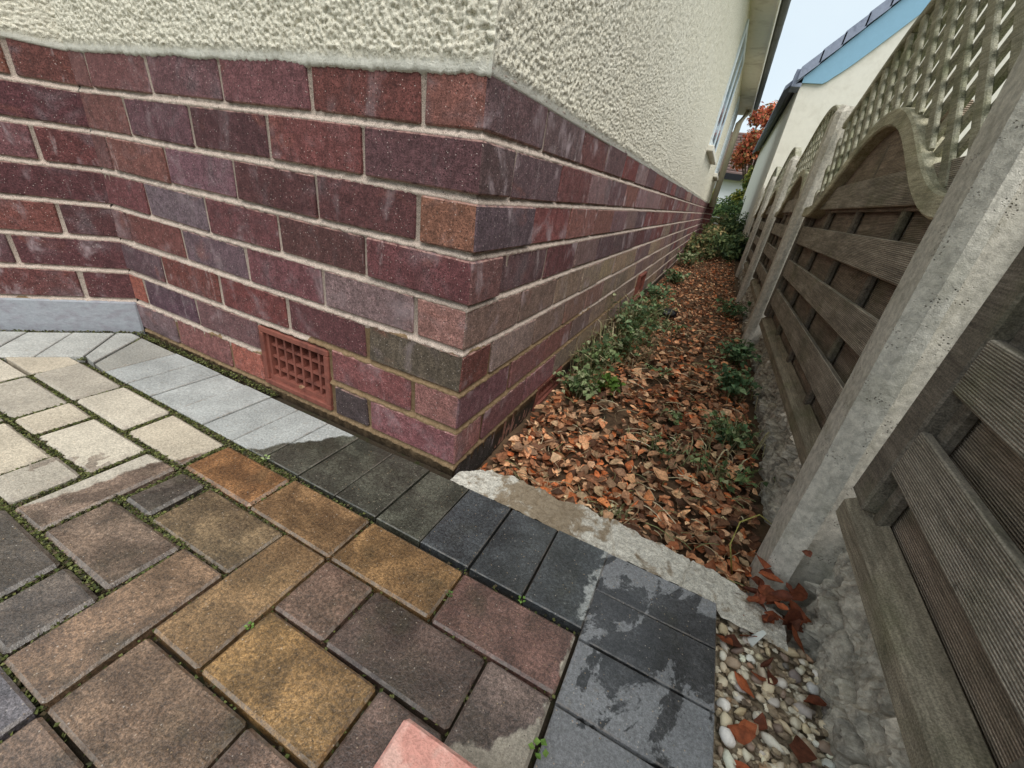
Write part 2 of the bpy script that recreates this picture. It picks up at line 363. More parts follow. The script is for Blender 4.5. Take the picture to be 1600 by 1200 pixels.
def mat_kerb():
    t = NT('old_concrete'); p = t.sep(); n1 = t.noise(26, None, 6, .65, .4); n2 = t.noise(120, None, 5, .75); n3 = t.noise(520, None, 2)
    c = t.mix(n1, S(188, 182, 168), S(218, 213, 202))
    c = t.mix(1.0, c, t.mix(t.ramp(n2, .34, .62), gray(.66), gray(1.12)), 'MULTIPLY'); c = t.mix(1.0, c, t.mix(t.ramp(n3, .35, .65), gray(.78), gray(1.15)), 'MULTIPLY')
    zone = t.math('SUBTRACT', 1.0, t.math('MULTIPLY', t.math('ABSOLUTE', t.math('SUBTRACT', p[0], .19)), 7.0), None, True)
    d = t.ramp(t.math('ADD', n1, t.math('MULTIPLY', zone, .22)), .52, .66)
    c = t.mix(t.math('MULTIPLY', d, .85), c, t.mix(n2, S(96, 80, 60), S(150, 130, 102)))
    sp = t.vor(230); c = t.mix(t.math('MULTIPLY', t.math('MULTIPLY', t.ramp(sp.outputs['Distance'], .1, .25, 1, 0), t.ramp(n2, .46, .56)), .7), c, S(84, 74, 60))
    return t.done(c, .93, t.bump(t.math('ADD', n2, t.math('MULTIPLY', n3, .4)), .8, .002), .15)
def mat_leafy(name, use=True, rgb=(80, 100, 50), trans=.25):
    t = NT(name); v = t.vec(rand=21.0)
    base = t.oi.outputs['Color'] if use else S(*rgb)
    if name.endswith('_mass'):
        at = t.n('ShaderNodeAttribute', attribute_type='GEOMETRY', attribute_name='tint'); base = at.outputs['Color']
    n = t.noise(150, v, 4, .65)
    c = t.mix(1.0, base, t.mix(t.ramp(n, .25, .75), gray(.6), gray(1.4)), 'MULTIPLY')
    t.done(c, .7, t.bump(n, .4, .001), .3)
    if trans:
        tr = t.n('ShaderNodeBsdfTranslucent'); t.l(c, tr.inputs['Color'])
        ms = t.n('ShaderNodeMixShader'); ms.inputs[0].default_value = trans
        t.t.links.new(t.b.outputs[0], ms.inputs[1]); t.t.links.new(tr.outputs[0], ms.inputs[2]); t.t.links.new(ms.outputs[0], t.o.inputs['Surface'])
    return t.m

M = dict(
    brick=mat_brick(), mortar=mat_mortar(), render=mat_render(), paver=mat_paver(),
    lip=simple('cement_lip', (206, 206, 190), .9, .10, 60, .4, .2, (180, 178, 168)),
    plinth=simple('painted_plinth', (150, 153, 158), .85, .16, 90, .6, .2, (140, 138, 144), (.40, .70), (1, 1, 1.6)),
    terracotta=simple('terracotta', (128, 76, 64), .8, .25, 60, .5, .3, (98, 58, 50)),
    dark=simple('shade_backing', (22, 16, 15), .95, .1, 30, 0),  # near-black colour painted as the shade inside the air brick holes
    soil=simple('soil', (100, 80, 62), .95, .35, 60, .9, .15, (44, 40, 30), bd=.006),
    joint=simple('joint_soil', (60, 52, 42), .95, .3, 120, .9, .15, (48, 52, 30), bd=.004),
    kerb=mat_kerb(),
    post=mat_concrete('post_concrete', (176, 170, 158), (206, 200, 188), True, .22),
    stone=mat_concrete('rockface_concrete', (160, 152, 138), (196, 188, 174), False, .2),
    board=mat_wood('board_wood', (146, 136, 122), (180, 169, 154)),
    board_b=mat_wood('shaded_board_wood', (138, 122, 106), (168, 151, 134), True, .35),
    jamb=mat_wood('jamb_wood', (100, 92, 82), (122, 113, 102), False, .3),
    frame=mat_wood('frame_wood', (126, 116, 100), (150, 140, 122), False, .5),
    rail=mat_wood('rail_wood', (160, 154, 130), (184, 178, 154), False, .6),
    trellis=mat_wood('trellis_wood', (142, 138, 118), (170, 166, 148), False, .75),
    upvc=simple('window_frame', (214, 222, 226), .4, .04, 20, .05, .4),
    glass=simple('window_glass', (96, 132, 150), .08, .03, 5, 0, .6),
    soffit=simple('soffit_paint', (232, 226, 214), .6, .06, 20, .1, .3, (206, 198, 184)),
    pipe=simple('downpipe_paint', (214, 206, 180), .5, .07, 20, .1, .3, (186, 172, 138), (.5, .7), (1, 1, .3)),
    gutter=simple('gutter_edge', (96, 98, 98), .6, .1, 20, .1, .3, (70, 76, 66)),
    smooth=simple('smooth_render', (224, 219, 206), .9, .05, 25, .3, .2, (214, 208, 194), (.45, .75)),
    barge=simple('blue_bargeboard', (132, 172, 194), .5, .05, 20, .1, .35),
    tile=simple('grey_tile', (140, 147, 164), .75, .14, 30, .4, .3, (118, 124, 140)),
    tile_br=simple('brown_tile', (118, 98, 92), .8, .14, 3, .4, .3, (96, 80, 78)),
    white=simple('white_wall', (226, 228, 230), .8, .04, 2, .1, .3),
    green=simple('green_plastic', (34, 72, 56), .5, .08, 20, .1, .4),
    black=simple('black_plastic', (16, 17, 22), .45, .1, 30, .3, .4),
    pale=simple('pale_shell', (214, 216, 210), .6, .08, 80, .4, .35),
    pinkbrick=simple('pink_brick', (222, 160, 146), .9, .26, 120, .9, .2, (232, 186, 172), (.45, .65), bd=.003),
    pebble=simple('pebble', (200, 190, 170), .55, .14, 120, .5, .4, usecol=True, bd=.0015),
    pebble_mix=simple('pebble_bed', (176, 162, 138), .7, .25, 160, .5, .3, (120, 104, 84), (.4, .6)),
    leaf=mat_leafy('dead_leaf', trans=.12), leafm=mat_leafy('dead_leaf_mass', trans=.12),
    green_leaf=mat_leafy('green_leaf'), green_mass=mat_leafy('green_leaf_mass'),
    bark=simple('bark', (74, 62, 50), .9, .25, 40, .6, .2), lawn=simple('rough_lawn', (84, 92, 52), .95, .3, 12, .6, .1, (110, 94, 62)),
    moss=mat_leafy('moss_mass', True, trans=0),
    drive=simple('drive_bed', (78, 72, 64), .95, .2, 60, .6, .15, (56, 54, 46)),
)

# ------------------------------------------------------------------ ground
PITCH, BH = .0827, .0708
HC = -1.07                                        # concave corner of the bay
def path_z(x, y):
    y = np.asarray(y, float)
    z = np.interp(y, [-.1, .1, .5, 1.4, 2.5, 3.6, 4.6, 6, 8, 12, 30], [-.085, -.08, -.058, -.03, -.045, -.05, .0, .09, .18, .26, .3])
    return z
def ground_sheet():
    xs = np.concatenate([np.linspace(-300, -6, 12), np.linspace(-4, 6, 21), np.linspace(8, 300, 12)])
    ys = np.concatenate([np.linspace(-300, -6, 10), np.linspace(-4, 4, 9), np.linspace(5, 30, 26), np.linspace(40, 400, 12)])
    X, Y = np.meshgrid(xs, ys, indexing='ij')
    Z = np.where(Y > 4.4, np.interp(Y, [4.4, 6, 8, 12, 30], [-.12, .02, .12, .22, .26]), -.12)
    obj('ground', np.stack([X, Y, Z], -1).reshape(-1, 3), grid_faces(len(xs), len(ys)), M['lawn'], kind='structure')
ground_sheet()
def path_sheet():
    ys = np.concatenate([np.arange(-.02, 2, .012), np.arange(2, 8.5, .05)]); xs = np.linspace(-.01, .68, 58)
    X, Y = np.meshgrid(xs, ys, indexing='ij')
    Z = path_z(X, Y) - .018 + .010 * fbm(X * 22, Y * 22) + .02 * fbm(X * 4, Y * 4)
    obj('path', np.stack([X, Y, Z], -1).reshape(-1, 3), grid_faces(len(xs), len(ys)), M['soil'], kind='structure', smooth=True)
path_sheet()

# ------------------------------------------------------------------ the block-paved drive, each paver a part of it
V_, F_ = box(-1.6, .505, -1.5, -.004, -.09, -.026)
drive = obj('driveway', V_, F_, M['joint'], kind='structure')
GX, GY, GP = -.033, -.190, .0903
DRY = [(178, 167, 148), (168, 160, 146), (184, 175, 158), (162, 154, 140)]
OR, BR, DK, RD, GB = (150, 106, 62), (118, 96, 80), (98, 80, 72), (132, 98, 88), (128, 102, 68)
def paver(i0, i1, j0, j1, wet=BR, dry=None, dz=0.0):
    x0, x1 = GX + GP * i0, GX + GP * i1; y1, y0 = GY - GP * j0, GY - GP * j1
    g = .0042 if x1 < -.20 else .0021
    V, F = bbox(x0 + g, x1 - g, y0 + g, y1 - g, -.06, -.008 + random.uniform(-.0018, .0018) + dz, *((.0050, .0016, .0040) if x1 < -.20 else (.0034, .0011, .0030)))
    kw = random.uniform(.94, 1.06); wv = [c * kw for c in wet]
    o = obj('paver', V, F, M['paver'], drive, color=S(*(dry or random.choice(DRY))))
    o['tone'] = S(*wv)[:3]
    return o
LAY = [(2, 4, 0, 1, RD), (0, 2, 0, 1, (140, 108, 72)), (-2, 0, 0, 1, (134, 104, 72)), (-4, -2, 0, 1, (142, 102, 66)), (-6, -4, 0, 1), (-8, -6, 0, 1), (-10, -8, 0, 1),
       (0, 1, 1, 2, (118, 94, 80)), (1, 3, 1, 2, DK), (3, 4, 1, 3, (120, 102, 94)), (-1, 0, 1, 3, (134, 106, 74)), (-3, -1, 1, 2, (124, 104, 78)), (-3.85, -3.05, 1, 2, (84, 76, 68)),
       (-4.95, -3.95, 1, 3, (124, 106, 92)), (-7, -5, 1, 2), (-8, -7, 1, 2), (-10, -8, 1, 2),
       (0, 2, 2, 3, (142, 110, 70)), (2, 3, 2, 3, (112, 90, 80)), (-4, -2, 2, 3, (112, 94, 80)), (-2, -1, 2, 4, (128, 102, 80)), (-6, -5, 2, 3), (-8, -6, 2, 3), (-10, -8, 2, 3),
       (-1, 1, 3, 4, (118, 96, 78)), (1, 2, 3, 4, (112, 90, 76)), (2, 4, 3, 4, BR), (-5, -3, 3, 4, (96, 86, 76)), (-3, -2, 3, 4, (100, 88, 78)), (-6, -5, 3, 4), (-8, -6, 3, 4),
       (-3, -1, 4, 5, (112, 106, 108)), (-1, 0, 4, 5, BR), (0, 2, 4, 5, DK), (2, 4, 4, 5, BR), (-5, -3, 4, 5, (100, 92, 90)), (-7, -5, 4, 5), (-12, -10, 2, 3), (-14, -12, 2, 3), (-14, -12, 1, 2), (-12, -10, 3, 4), (-10, -8, 3, 4),
       (-4, -2, 5, 6, DK), (-2, 0, 5, 6, BR), (0, 2, 5, 6, BR), (2, 4, 5, 6, DK)]
for q in LAY: paver(*q)
def soldier(quad, tone=(64, 65, 61), dry=(158, 160, 157)):
    """border paver from its four plan corners"""
    q = [Vector((a, b)) for a, b in quad]; c = sum(q, Vector((0, 0))) / 4
    z = -.008 + random.uniform(-.0012, .0012)
    def ring(shr, z): return [(p.x + (c.x - p.x) * 0 + (1 if c.x > p.x else -1) * 0, p.y, z) for p in q]
    def inset(d):
        r = []
        for k in range(len(q)):
            a, b, e = q[k - 1], q[k], q[(k + 1) % len(q)]
            d1 = (b - a).normalized(); d2 = (e - b).normalized(); n1 = Vector((-d1.y, d1.x)); n2 = Vector((-d2.y, d2.x))
            bis = (n1 + n2); bis = bis / max(bis.dot(n1), .3)
            r.append(b + bis * d)
        return r
    ar = sum(q[k - 1].x * q[k].y - q[k].x * q[k - 1].y for k in range(len(q))); sg = 1 if ar > 0 else -1
    n = len(q); jj = [(random.uniform(-.0006, .0006), random.uniform(-.0006, .0006)) for _ in q]
    V = []
    for d, zz in ((.0016, -.06), (.0016, z - .0016), (.0032, z)):
        V += [(p.x + jj[k][0], p.y + jj[k][1], zz) for k, p in enumerate(inset(d * sg))]
    F = [tuple(range(2 * n, 3 * n))]
    for r in (0, 1):
        for k in range(n): F.append((r * n + k, r * n + (k + 1) % n, (r + 1) * n + (k + 1) % n, (r + 1) * n + k))
    if sg < 0: F = [f[::-1] for f in F]
    k1, k2 = random.uniform(.92, 1.08), random.uniform(.97, 1.03); tv = [c_ * k1 for c_ in tone]; dv = [c_ * k2 for c_ in dry]
    o = obj('border_paver', V, F, M['paver'], drive, color=S(*dv)); o['tone'] = S(*tv)[:3]; return o
xs = [-.857 + .0915 * k for k in range(14)]
for k in range(13):
    tn = (78, 78, 68) if xs[k] < -.03 else (74, 77, 79)
    soldier([(xs[k], -.184), (xs[k + 1], -.184), (xs[k + 1], -.030), (xs[k], -.030)], tn)
for k, (a, b) in enumerate(((-.030, -.112), (-.112, -.198), (-.198, -.285), (-.285, -.372), (-.372, -.46), (-.46, -.548))):
    soldier([(.3295, b), (.505, b), (.505, a), (.3295, a)], (70, 70, 72), (128, 129, 131))
# along the splayed bay wall
cd, cn = (-.7071, -.7071), (.7071, -.7071)
def bay(s, n): return (HC + cd[0] * s + cn[0] * n, cd[1] * s + cn[1] * n)
for k in range(-0, 8):
    s0, s1 = .075 + .0915 * k - .02, .075 + .0915 * (k + 1) - .02
    soldier([bay(s0, .028), bay(s0, .19), bay(s1, .19), bay(s1, .028)], (66, 66, 62), (172, 172, 166))
soldier([(-.859, -.032), (-1.015, -.032), (-.915, -.178), (-.859, -.183)], (66, 66, 62), (150, 148, 140))
soldier([(-1.02, -.032), (-1.060, -.032), (-1.087, -.0575), (-.973, -.172), (-.921, -.178)], (66, 66, 62), (164, 164, 158))
soldier([(-.939, -.192), (-.992, -.192), (-1.076, -.277), (-.939, -.277)], BR, DRY[0])
soldier([(-.939, -.283), (-1.082, -.283), (-1.12, -.322), (-1.12, -.367), (-.939, -.367)], BR, DRY[2])
# bedding of concrete between drive and passage
def kerb():
    xs = np.linspace(.012, .60, 330); nt_ = 60; ts = np.linspace(0, 1, nt_)
    X = np.repeat(xs[:, None], nt_, 1); y0 = np.where(xs < .5, -.029, np.interp(xs, [.5, .51, .6], [-.029, -.05, -.055]))
    y1 = np.interp(xs, [.01, .05, .10, .21, .29, .37, .43, .50, .57, .6], [.010, .05, .066, .056, .064, .054, .048, .044, .022, .016]) + .010 * fbm(xs * 24, 0) + .007 * fbm(xs * 90, 3)
    T = np.repeat(ts[None], len(xs), 0); Y = y0[:, None] * (1 - T) + y1[:, None] * T
    Z = -.0120 - .002 * T + .0030 * fbm(X * 26, Y * 26) + .0022 * fbm(X * 110, Y * 110) + .0012 * fbm(X * 300, Y * 300)
    Z -= .0045 * (fbm(X * 34, Y * 34, 4.0) > .14) * np.clip(1 - np.abs(X - .22) / .2, 0, 1)          # spalled surface
    for cx, k in ((.135, .5), (.335, -.35), (.455, .2)):                                             # cracks across the slab
        Z -= .006 * np.exp(-((X - cx - k * Y - .004 * fbm(Y * 90, cx * 50)) / .0016) ** 2)
    Z -= .075 * np.clip((T - .93) / .07, 0, 1) ** 1.3
    obj('kerb', np.stack([X, Y, Z], -1).reshape(-1, 3), grid_faces(len(xs), nt_), M['kerb'], kind='structure', smooth=True)
kerb()

# ------------------------------------------------------------------ the house: bricks, mortar, roughcast
house = thing('house', 'cream roughcast bungalow on a plinth of purple red bricks', 'house')
def wob(c, a=.07):
    k = 1 + random.uniform(-a, a); return tuple(v * k * (1 + random.uniform(-.015, .015)) for v in c)
n_brick = 0
def brick(V, F, col, tone=None):
    o = obj('brick', V, F, M['brick'], house, color=S(*col)); o['tone'] = S(*(tone or col))[:3]; return o
def zrow(r): return (8 - r) * PITCH
def mid_brick(r, xa, xb, col):
    """xa > xb, distances left of the corner are negative"""
    p = random.uniform(-.0012, .0012)
    V, F = bbox(xb + .005, xa - .005, .0 + p, .09, zrow(r) + random.uniform(-.0012, .0012), zrow(r) + BH + random.uniform(-.0015, .0015), .0024, .0016)
    brick(V, F, col)
MID = {1: [(102, 66, 65), (110, 78, 85), (105, 80, 88), (108, 78, 82), (112, 84, 86)], 2: [(108, 70, 72), (82, 58, 64), (95, 72, 82), (110, 80, 80)],
       3: [(88, 60, 64), (84, 58, 62), (110, 85, 98), (115, 82, 80), (104, 78, 80)], 4: [(86, 62, 64), (98, 66, 72), (105, 96, 108), (105, 70, 76)],
       5: [(120, 106, 112), (105, 72, 80), (100, 86, 98), (106, 72, 72), (106, 82, 86)], 6: [(92, 62, 68), (102, 62, 64), (104, 66, 64), (86, 70, 80)]}
for r, cols in MID.items():
    js = [-.1075, -.3325, -.5575, -.7825, -1.0075, HC - .03] if r % 2 else [-.22, -.445, -.67, -.895, HC - .03]
    for k, c in enumerate(cols): mid_brick(r, js[k], js[k + 1], c)
# courses 7 and 8 run round the air brick
VX0, VX1 = -.548, -.330
mid_brick(7, -.1075, -.325, (122, 82, 86)); mid_brick(7, VX0 - .004, -.7825, (102, 80, 86)); mid_brick(7, -.7825, -1.0075, (84, 66, 80)); mid_brick(7, -1.0075, HC - .03, (138, 88, 80))
mid_brick(8, -.22, -.322, (74, 68, 72)); mid_brick(8, VX0 - .004, -.672, (146, 94, 86)); mid_brick(8, -.672, -.895, (122, 88, 90)); mid_brick(8, -.895, HC - .03, (108, 94, 102))
# quoins: one brick shows on both faces
Q = {1: ((124, 88, 84), (96, 78, 84)), 2: ((90, 67, 74), (84, 70, 74)), 3: ((124, 92, 80), (88, 78, 88)), 4: ((100, 66, 72), (108, 82, 84)),
     5: ((142, 112, 110), (124, 108, 104)), 6: ((90, 86, 78), (104, 70, 68)), 7: ((140, 106, 106), (112, 84, 94)), 8: ((134, 94, 102), (140, 104, 106))}
for r, (a, b) in Q.items():
    L = (.1025, .215) if r % 2 else (.215, .1025)
    dx = (.004 if r in (2, 3, 4) else 0)
    V, F = bbox(-L[0], dx, -dx, L[1], zrow(r), zrow(r) + BH, .0026, .0013)
    brick(V, F, a, b)
# splayed bay wall to the left
def bay_v(s, d, z): return (HC + cd[0] * s + cn[0] * d, cd[1] * s + cn[1] * d, z)
for r in range(1, 8):
    js = [0, .107, .332, .557, .782] if r % 2 else [0, .22, .445, .67]
    for k in range(len(js) - 1):
        V, F = bbox(js[k] + .005 - (.03 if k == 0 else 0), js[k + 1] - .006, -.09, random.uniform(-.001, .0015), zrow(r), zrow(r) + BH, .0022, .001)
        c = random.choice([(98, 64, 66), (84, 56, 62), (106, 76, 82), (90, 66, 74), (104, 70, 68)])
        if r == 1 and k == 1: c = (112, 76, 66)
        V = [bay_v(*v) for v in V]; F = [f[::-1] for f in F]
        brick(V, F, wob(c))
V, F = bbox(.0, 1.0, -.09, .0045, -.03, BH + .003, .004, .0)
obj('plinth', [bay_v(*v) for v in V], [f[::-1] for f in F], M['plinth'], house)
# side wall
SIDE_END = 7.7
UP = [(104, 72, 76), (98, 78, 84), (112, 74, 75), (112, 94, 100), (112, 68, 70), (94, 80, 86), (122, 90, 88), (122, 104, 108)]
LO = [(138, 128, 118), (146, 134, 118), (130, 120, 112), (132, 112, 106), (124, 110, 104), (150, 138, 120), (116, 102, 104)]
far_b = MB(); cnt = 0
rows = [(r, y0) for r in range(1, 10) for y0 in [0]]
for r in range(1, 10):
    y = .22 if r % 2 else .1075
    if r == 9: y = 0.0
    while y < SIDE_END - .02:
        y2 = min(y + .225, SIDE_END)
        if r == 9 and y == 0: y2 = .2
        if r == 9 and abs(y2 - .425) < .01: y2 = .44
        skip = (r == 9 and .43 < y < .60) or (r in (7, 8) and 1.85 < y < 2.02) or (r in (7, 8) and 5.20 < y < 5.38)
        if r == 9 and .43 < y < .6: y2 = .665
        if not skip:
            mixp = r - 1.3 * fbm(y * .9, r * .7, 3.0)
            c = random.choice(UP) if mixp < 4.3 else random.choice(LO)
            if y > 3: c = random.choice(UP + LO[2:5])
            if r >= 7 and y < .5: c = [(122, 88, 96), (130, 96, 98)][r % 2]
            if r == 6 and y < .3: c = (142, 134, 130)
            if r == 9: c = (58, 58, 58) if y == 0 else ((146, 112, 102) if y < .3 else (112, 98, 90))
            p = random.uniform(-.0015, .0015)
            V, F = bbox(-.09, p - (.004 if r == 9 else 0), y + .005, y2 - .005, zrow(r) + random.uniform(-.001, .001), zrow(r) + BH, .0022, .001)
            if y < 5.0 and not (r == 9 and y > 2.4): brick(V, F, wob(c)); cnt += 1
            else: far_b.add((V, F))
        y = y2
ob = far_b.build('brickwork', M['brick'], house, kind='stuff', color=S(106, 80, 84)); ob['tone'] = S(112, 82, 86)[:3]
# brick pier under the downpipe at the far corner
pr = MB()
for r in range(1, 10):
    for y in (SIDE_END - .02, SIDE_END + .205):
        pr.add(bbox(-.05, .11, y + .004, y + .215, zrow(r), zrow(r) + BH, .003))
ob = pr.build('pier', M['brick'], house, color=S(104, 66, 66)); ob['tone'] = S(92, 62, 64)[:3]
V, F = box(-.04, .10, SIDE_END - .01, SIDE_END + .41, -.1, .655); obj('pier_core', V, F, M['mortar'], house)

def mortar():
    zs, ds = [-.14, -.06], [-.004, -.004]
    for r in range(9, 0, -1):
        a = zrow(r); b = a + BH
        for z, d in ((a - .003, -.0062), (a + .003, -.0048), (b - .003, -.0032), (b + .0006, .0006), (b + .0035, -.0012), (b + .0068, -.0042)): zs.append(z); ds.append(d)
    zs.append(.66); ds.append(-.004)
    zs = np.array(zs); ds = np.array(ds)
    o = np.argsort(zs); zs, ds = zs[o], ds[o]
    def put(ss, fn, end0=None, end1=None):
        Sg, Z = np.meshgrid(ss, zs, indexing='ij'); D = np.repeat(ds[None], len(ss), 0) + .0020 * fbm(Sg * 70, Z * 70, 1.0) + .0026 * vnoise(Sg * 150, Z * 190)
        return Sg, Z, D
    parts = []
    ss = np.linspace(HC, 0, 210); A, Z, D = put(ss, 0); X = A.copy(); X[-1] = D[-1]; parts.append((X, -D, Z, len(ss)))
    ss = np.concatenate([np.arange(0, 1.6, .006), np.arange(1.6, 4, .03), np.arange(4, SIDE_END + .1, .15)]); A, Z, D2 = put(ss, 0)
    D2[0] = D[-1]; Y = A.copy(); Y[0] = -D2[0]; parts.append((D2, Y, Z, len(ss)))
    ss = np.linspace(.9, 0, 150); A, Z, D = put(ss, 0); parts.append((HC + cd[0] * A + cn[0] * D, cd[1] * A + cn[1] * D, Z, len(ss)))
    V, F, off = [], [], 0
    for X, Y, Z, n in parts:
        V.append(np.stack([X, Y, Z], -1).reshape(-1, 3)); F.append(grid_faces(n, len(zs), off)); off += n * len(zs)
    V, F = np.concatenate(V), np.concatenate(F); c = V[F].mean(1)
    hole = (np.abs(c[:, 1]) < .02) & (c[:, 0] > VX0 + .006) & (c[:, 0] < VX1 - .006) & (c[:, 2] > .006) & (c[:, 2] < .142)
    for ya, yb, za, zb in ((.45, .656, -.077, -.01), (1.865, 2.065, .006, .144), (5.225, 5.425, .006, .144)):
        hole |= (np.abs(c[:, 0]) < .02) & (c[:, 1] > ya) & (c[:, 1] < yb) & (c[:, 2] > za) & (c[:, 2] < zb)
    obj('mortar', V, F[~hole], M['mortar'], house, smooth=True)
mortar()

def roughcast():
    zl = np.concatenate([[.640, .6425, .646, .651], np.arange(.655, .96, .0021)])
    def disp(s, z, k):
        b = np.maximum(blobs(s + 3.1 * k + 10, z + 7.7, .0066), .9 * blobs(s + 11.7 + k, z + 2.2, .0046)) + .22 * fbm(s * 60, z * 60) + .18 * fbm(s * 260, z * 260)
        return .0072 * b
    def prof(z): return np.interp(z, [.640, .6425, .646, .655, .672, .69, 1.0, 2.2], [-.004, .0012, .0030, .0030, .0012, .001, .001, .001])
    def rough(z): return np.clip((z - .654) / .010, 0, 1)
    V, F, off = [], [], 0
    def put(X, Y, Z, n, mz):
        nonlocal off
        V.append(np.stack([X, Y, Z], -1).reshape(-1, 3)); F.append(grid_faces(n, mz, off)); off += n * mz
    ss = np.linspace(HC, 0, 500); A, Z = np.meshgrid(ss, zl, indexing='ij')
    wv = .0022 * fbm(A * 9, 0) + .0020 * fbm(A * 30, 2) + .0035 * fbm(A * 170, Z * 60)
    D = prof(Z) + disp(A, Z, 0) * (.12 + .88 * rough(Z + wv)) + .0012 * fbm(A * 120, Z * 120); X = A.copy(); X[-1] = .006; D[-1] = np.minimum(D[-1], .006) * 0 + .006
    Zz = Z + wv * (Z < .66); put(X, -D, Zz, len(ss), len(zl))
    ss = np.linspace(.9, 0, 300); A, Z = np.meshgrid(ss, zl, indexing='ij'); wv = .003 * fbm(A * 9, 5)
    D = prof(Z) + disp(A, Z, 2) * rough(Z); put(HC + cd[0] * A + cn[0] * D, cd[1] * A + cn[1] * D, Z + wv * (Z < .66), len(ss), len(zl))
    ys = [0.0]
    while ys[-1] < SIDE_END: ys.append(ys[-1] + .0022 + .0019 * max(0, ys[-1] - .1))
    ys = np.array(ys)
    zs = [.640, .6425, .646, .651, .655]
    while zs[-1] < 2.05: zs.append(zs[-1] + .0023 + .010 * max(0, zs[-1] - .82))
    zs = np.array(zs)
    A, Z = np.meshgrid(ys, zs, indexing='ij')
    D = (prof(Z) - .002) + disp(A, Z, 4) * np.clip((Z - .652) / .01, 0, 1)
    D[0] = .006; Y = A.copy(); Y[0] = -.006
    # window openings are covered by frames that stand proud
    put(D, Y, Z, len(ys), len(zs))
    obj('render_coat', np.concatenate(V), np.concatenate(F), M['render'], house, smooth=True)
roughcast()

def air_brick(name, frame_fn, w, h, nx, ny, parent):
    """terracotta grating; frame_fn maps (along, out, up) to the world"""
    fr = MB(); t = .014
    for a in ((0, w, 0, t), (0, w, h - t, h), (0, t, t, h - t), (w - t, w, t, h - t)):
        fr.add(bbox(a[0], a[1], -.05, .003, a[2], a[3], .002), lambda v: frame_fn(*v))
    # inner sloping lip
    q = .011
    o = obj(name, fr.v, fr.f, M['terracotta'], parent)
    g = MB(); x0, x1, z0, z1 = t, w - t, t, h - t; bw = .0062
    for k in range(nx + 1):
        x = x0 + (x1 - x0) * k / nx; g.add(box(x - bw / 2, x + bw / 2, -.045, -.0095, z0, z1), lambda v: frame_fn(*v))
    for k in range(ny + 1):
        z = z0 + (z1 - z0) * k / ny; g.add(box(x0, x1, -.044, -.0105, z - bw / 2, z + bw / 2), lambda v: frame_fn(*v))
    g.add(box(x0, x1, -.03, -.004, z0, z0 + q), lambda v: frame_fn(*v)); g.add(box(x0, x0 + q * .8, -.03, -.005, z0, z1), lambda v: frame_fn(*v))
    g.add(box(x1 - q * .4, x1, -.03, -.0055, z0, z1), lambda v: frame_fn(*v)); g.add(box(x0, x1, -.03, -.0065, z1 - q * .4, z1), lambda v: frame_fn(*v))
    obj('grille', g.v, g.f, M['terracotta'], o)
    V, F = box(t, w - t, -.06, -.046, t, h - t); obj('shade_backing', [frame_fn(*v) for v in V], F, M['dark'], o)  # dark panel behind the grille; its colour stands in for shade in the holes
    return o
air_brick('air_brick', lambda s, d, z: (VX0 + s, -d, .0 + z), VX1 - VX0, .148, 7, 4, house)
air_brick('air_brick', lambda s, d, z: (d - .002, .445 + s, -.083 + z), .216, .078, 7, 2, house)
air_brick('air_brick', lambda s, d, z: (d + .012, 1.86 + s, .0 + z), .21, .15, 7, 4, house)
air_brick('air_brick', lambda s, d, z: (d + .012, 5.22 + s, .0 + z), .21, .15, 7, 4, house)
# windows in the side wall
for y0, y1, z0, z1 in ((3.95, 5.05, 1.05, 1.93), (6.5, 7.25, 1.02, 1.93)):
    wd = MB(); f = .05
    for a in ((y0, y1, z0, z0 + f), (y0, y1, z1 - f, z1), (y0, y0 + f, z0 + f, z1 - f), (y1 - f, y1, z0 + f, z1 - f), ((y0 + y1) / 2 - .02, (y0 + y1) / 2 + .02, z0 + f, z1 - f)):
        wd.add(bbox(-.04, .020, a[0], a[1], a[2], a[3], .004))
    wo = wd.build('window', M['upvc'], house)
    V, F = box(-.03, .0135, y0 + f, y1 - f, z0 + f, z1 - f); obj('pane', V, F, M['glass'], wo)
    V, F = bbox(-.02, .055, y0 - .05, y1 + .05, z0 - .05, z0 - .002, .006); obj('sill', V, F, M['smooth'], wo)
# eaves
V, F = box(-.3, .185, -.3, 8.05, 1.985, 2.0); obj('soffit', V, F, M['soffit'], house)
V, F = bbox(.186, .204, -.3, 8.06, 1.965, 2.14, .003); obj('fascia', V, F, M['soffit'], house)
V, F = tube([(.235, -.3, 2.10), (.235, 8.08, 2.10)], .036, 10); obj('gutter', V, F, M['gutter'], house, smooth=True)
rt = MB()
for k in range(40): rt.add(bbox(-.5, .262 + .006 * (k % 2), -.3 + .21 * k, -.3 + .21 * k + .205, 2.15, 2.175, .004))
rt.build('eaves_tiles', M['tile'], house)
V, F = box(-6, .2, -.3, 8.0, 2.14, 2.16); V = [(x, y, z + (.2 - x) * .75) for x, y, z in V]; obj('roof', V, F, M['tile'], house)
V, F = tube([(.075, 7.62, .60), (.075, 7.62, 1.80), (.16, 7.62, 1.97)], .045, 14); obj('downpipe', V, F, M['pipe'], house, smooth=True)
V, F = box(-5.0, -.10, .06, 8.0, -.15, 2.1); obj('wall_core', V, F, M['smooth'], house)
V, F = box(-5.0, .002, 7.9, 8.05, -.15, 2.1); obj('rear_wall', V, F, M['smooth'], house)

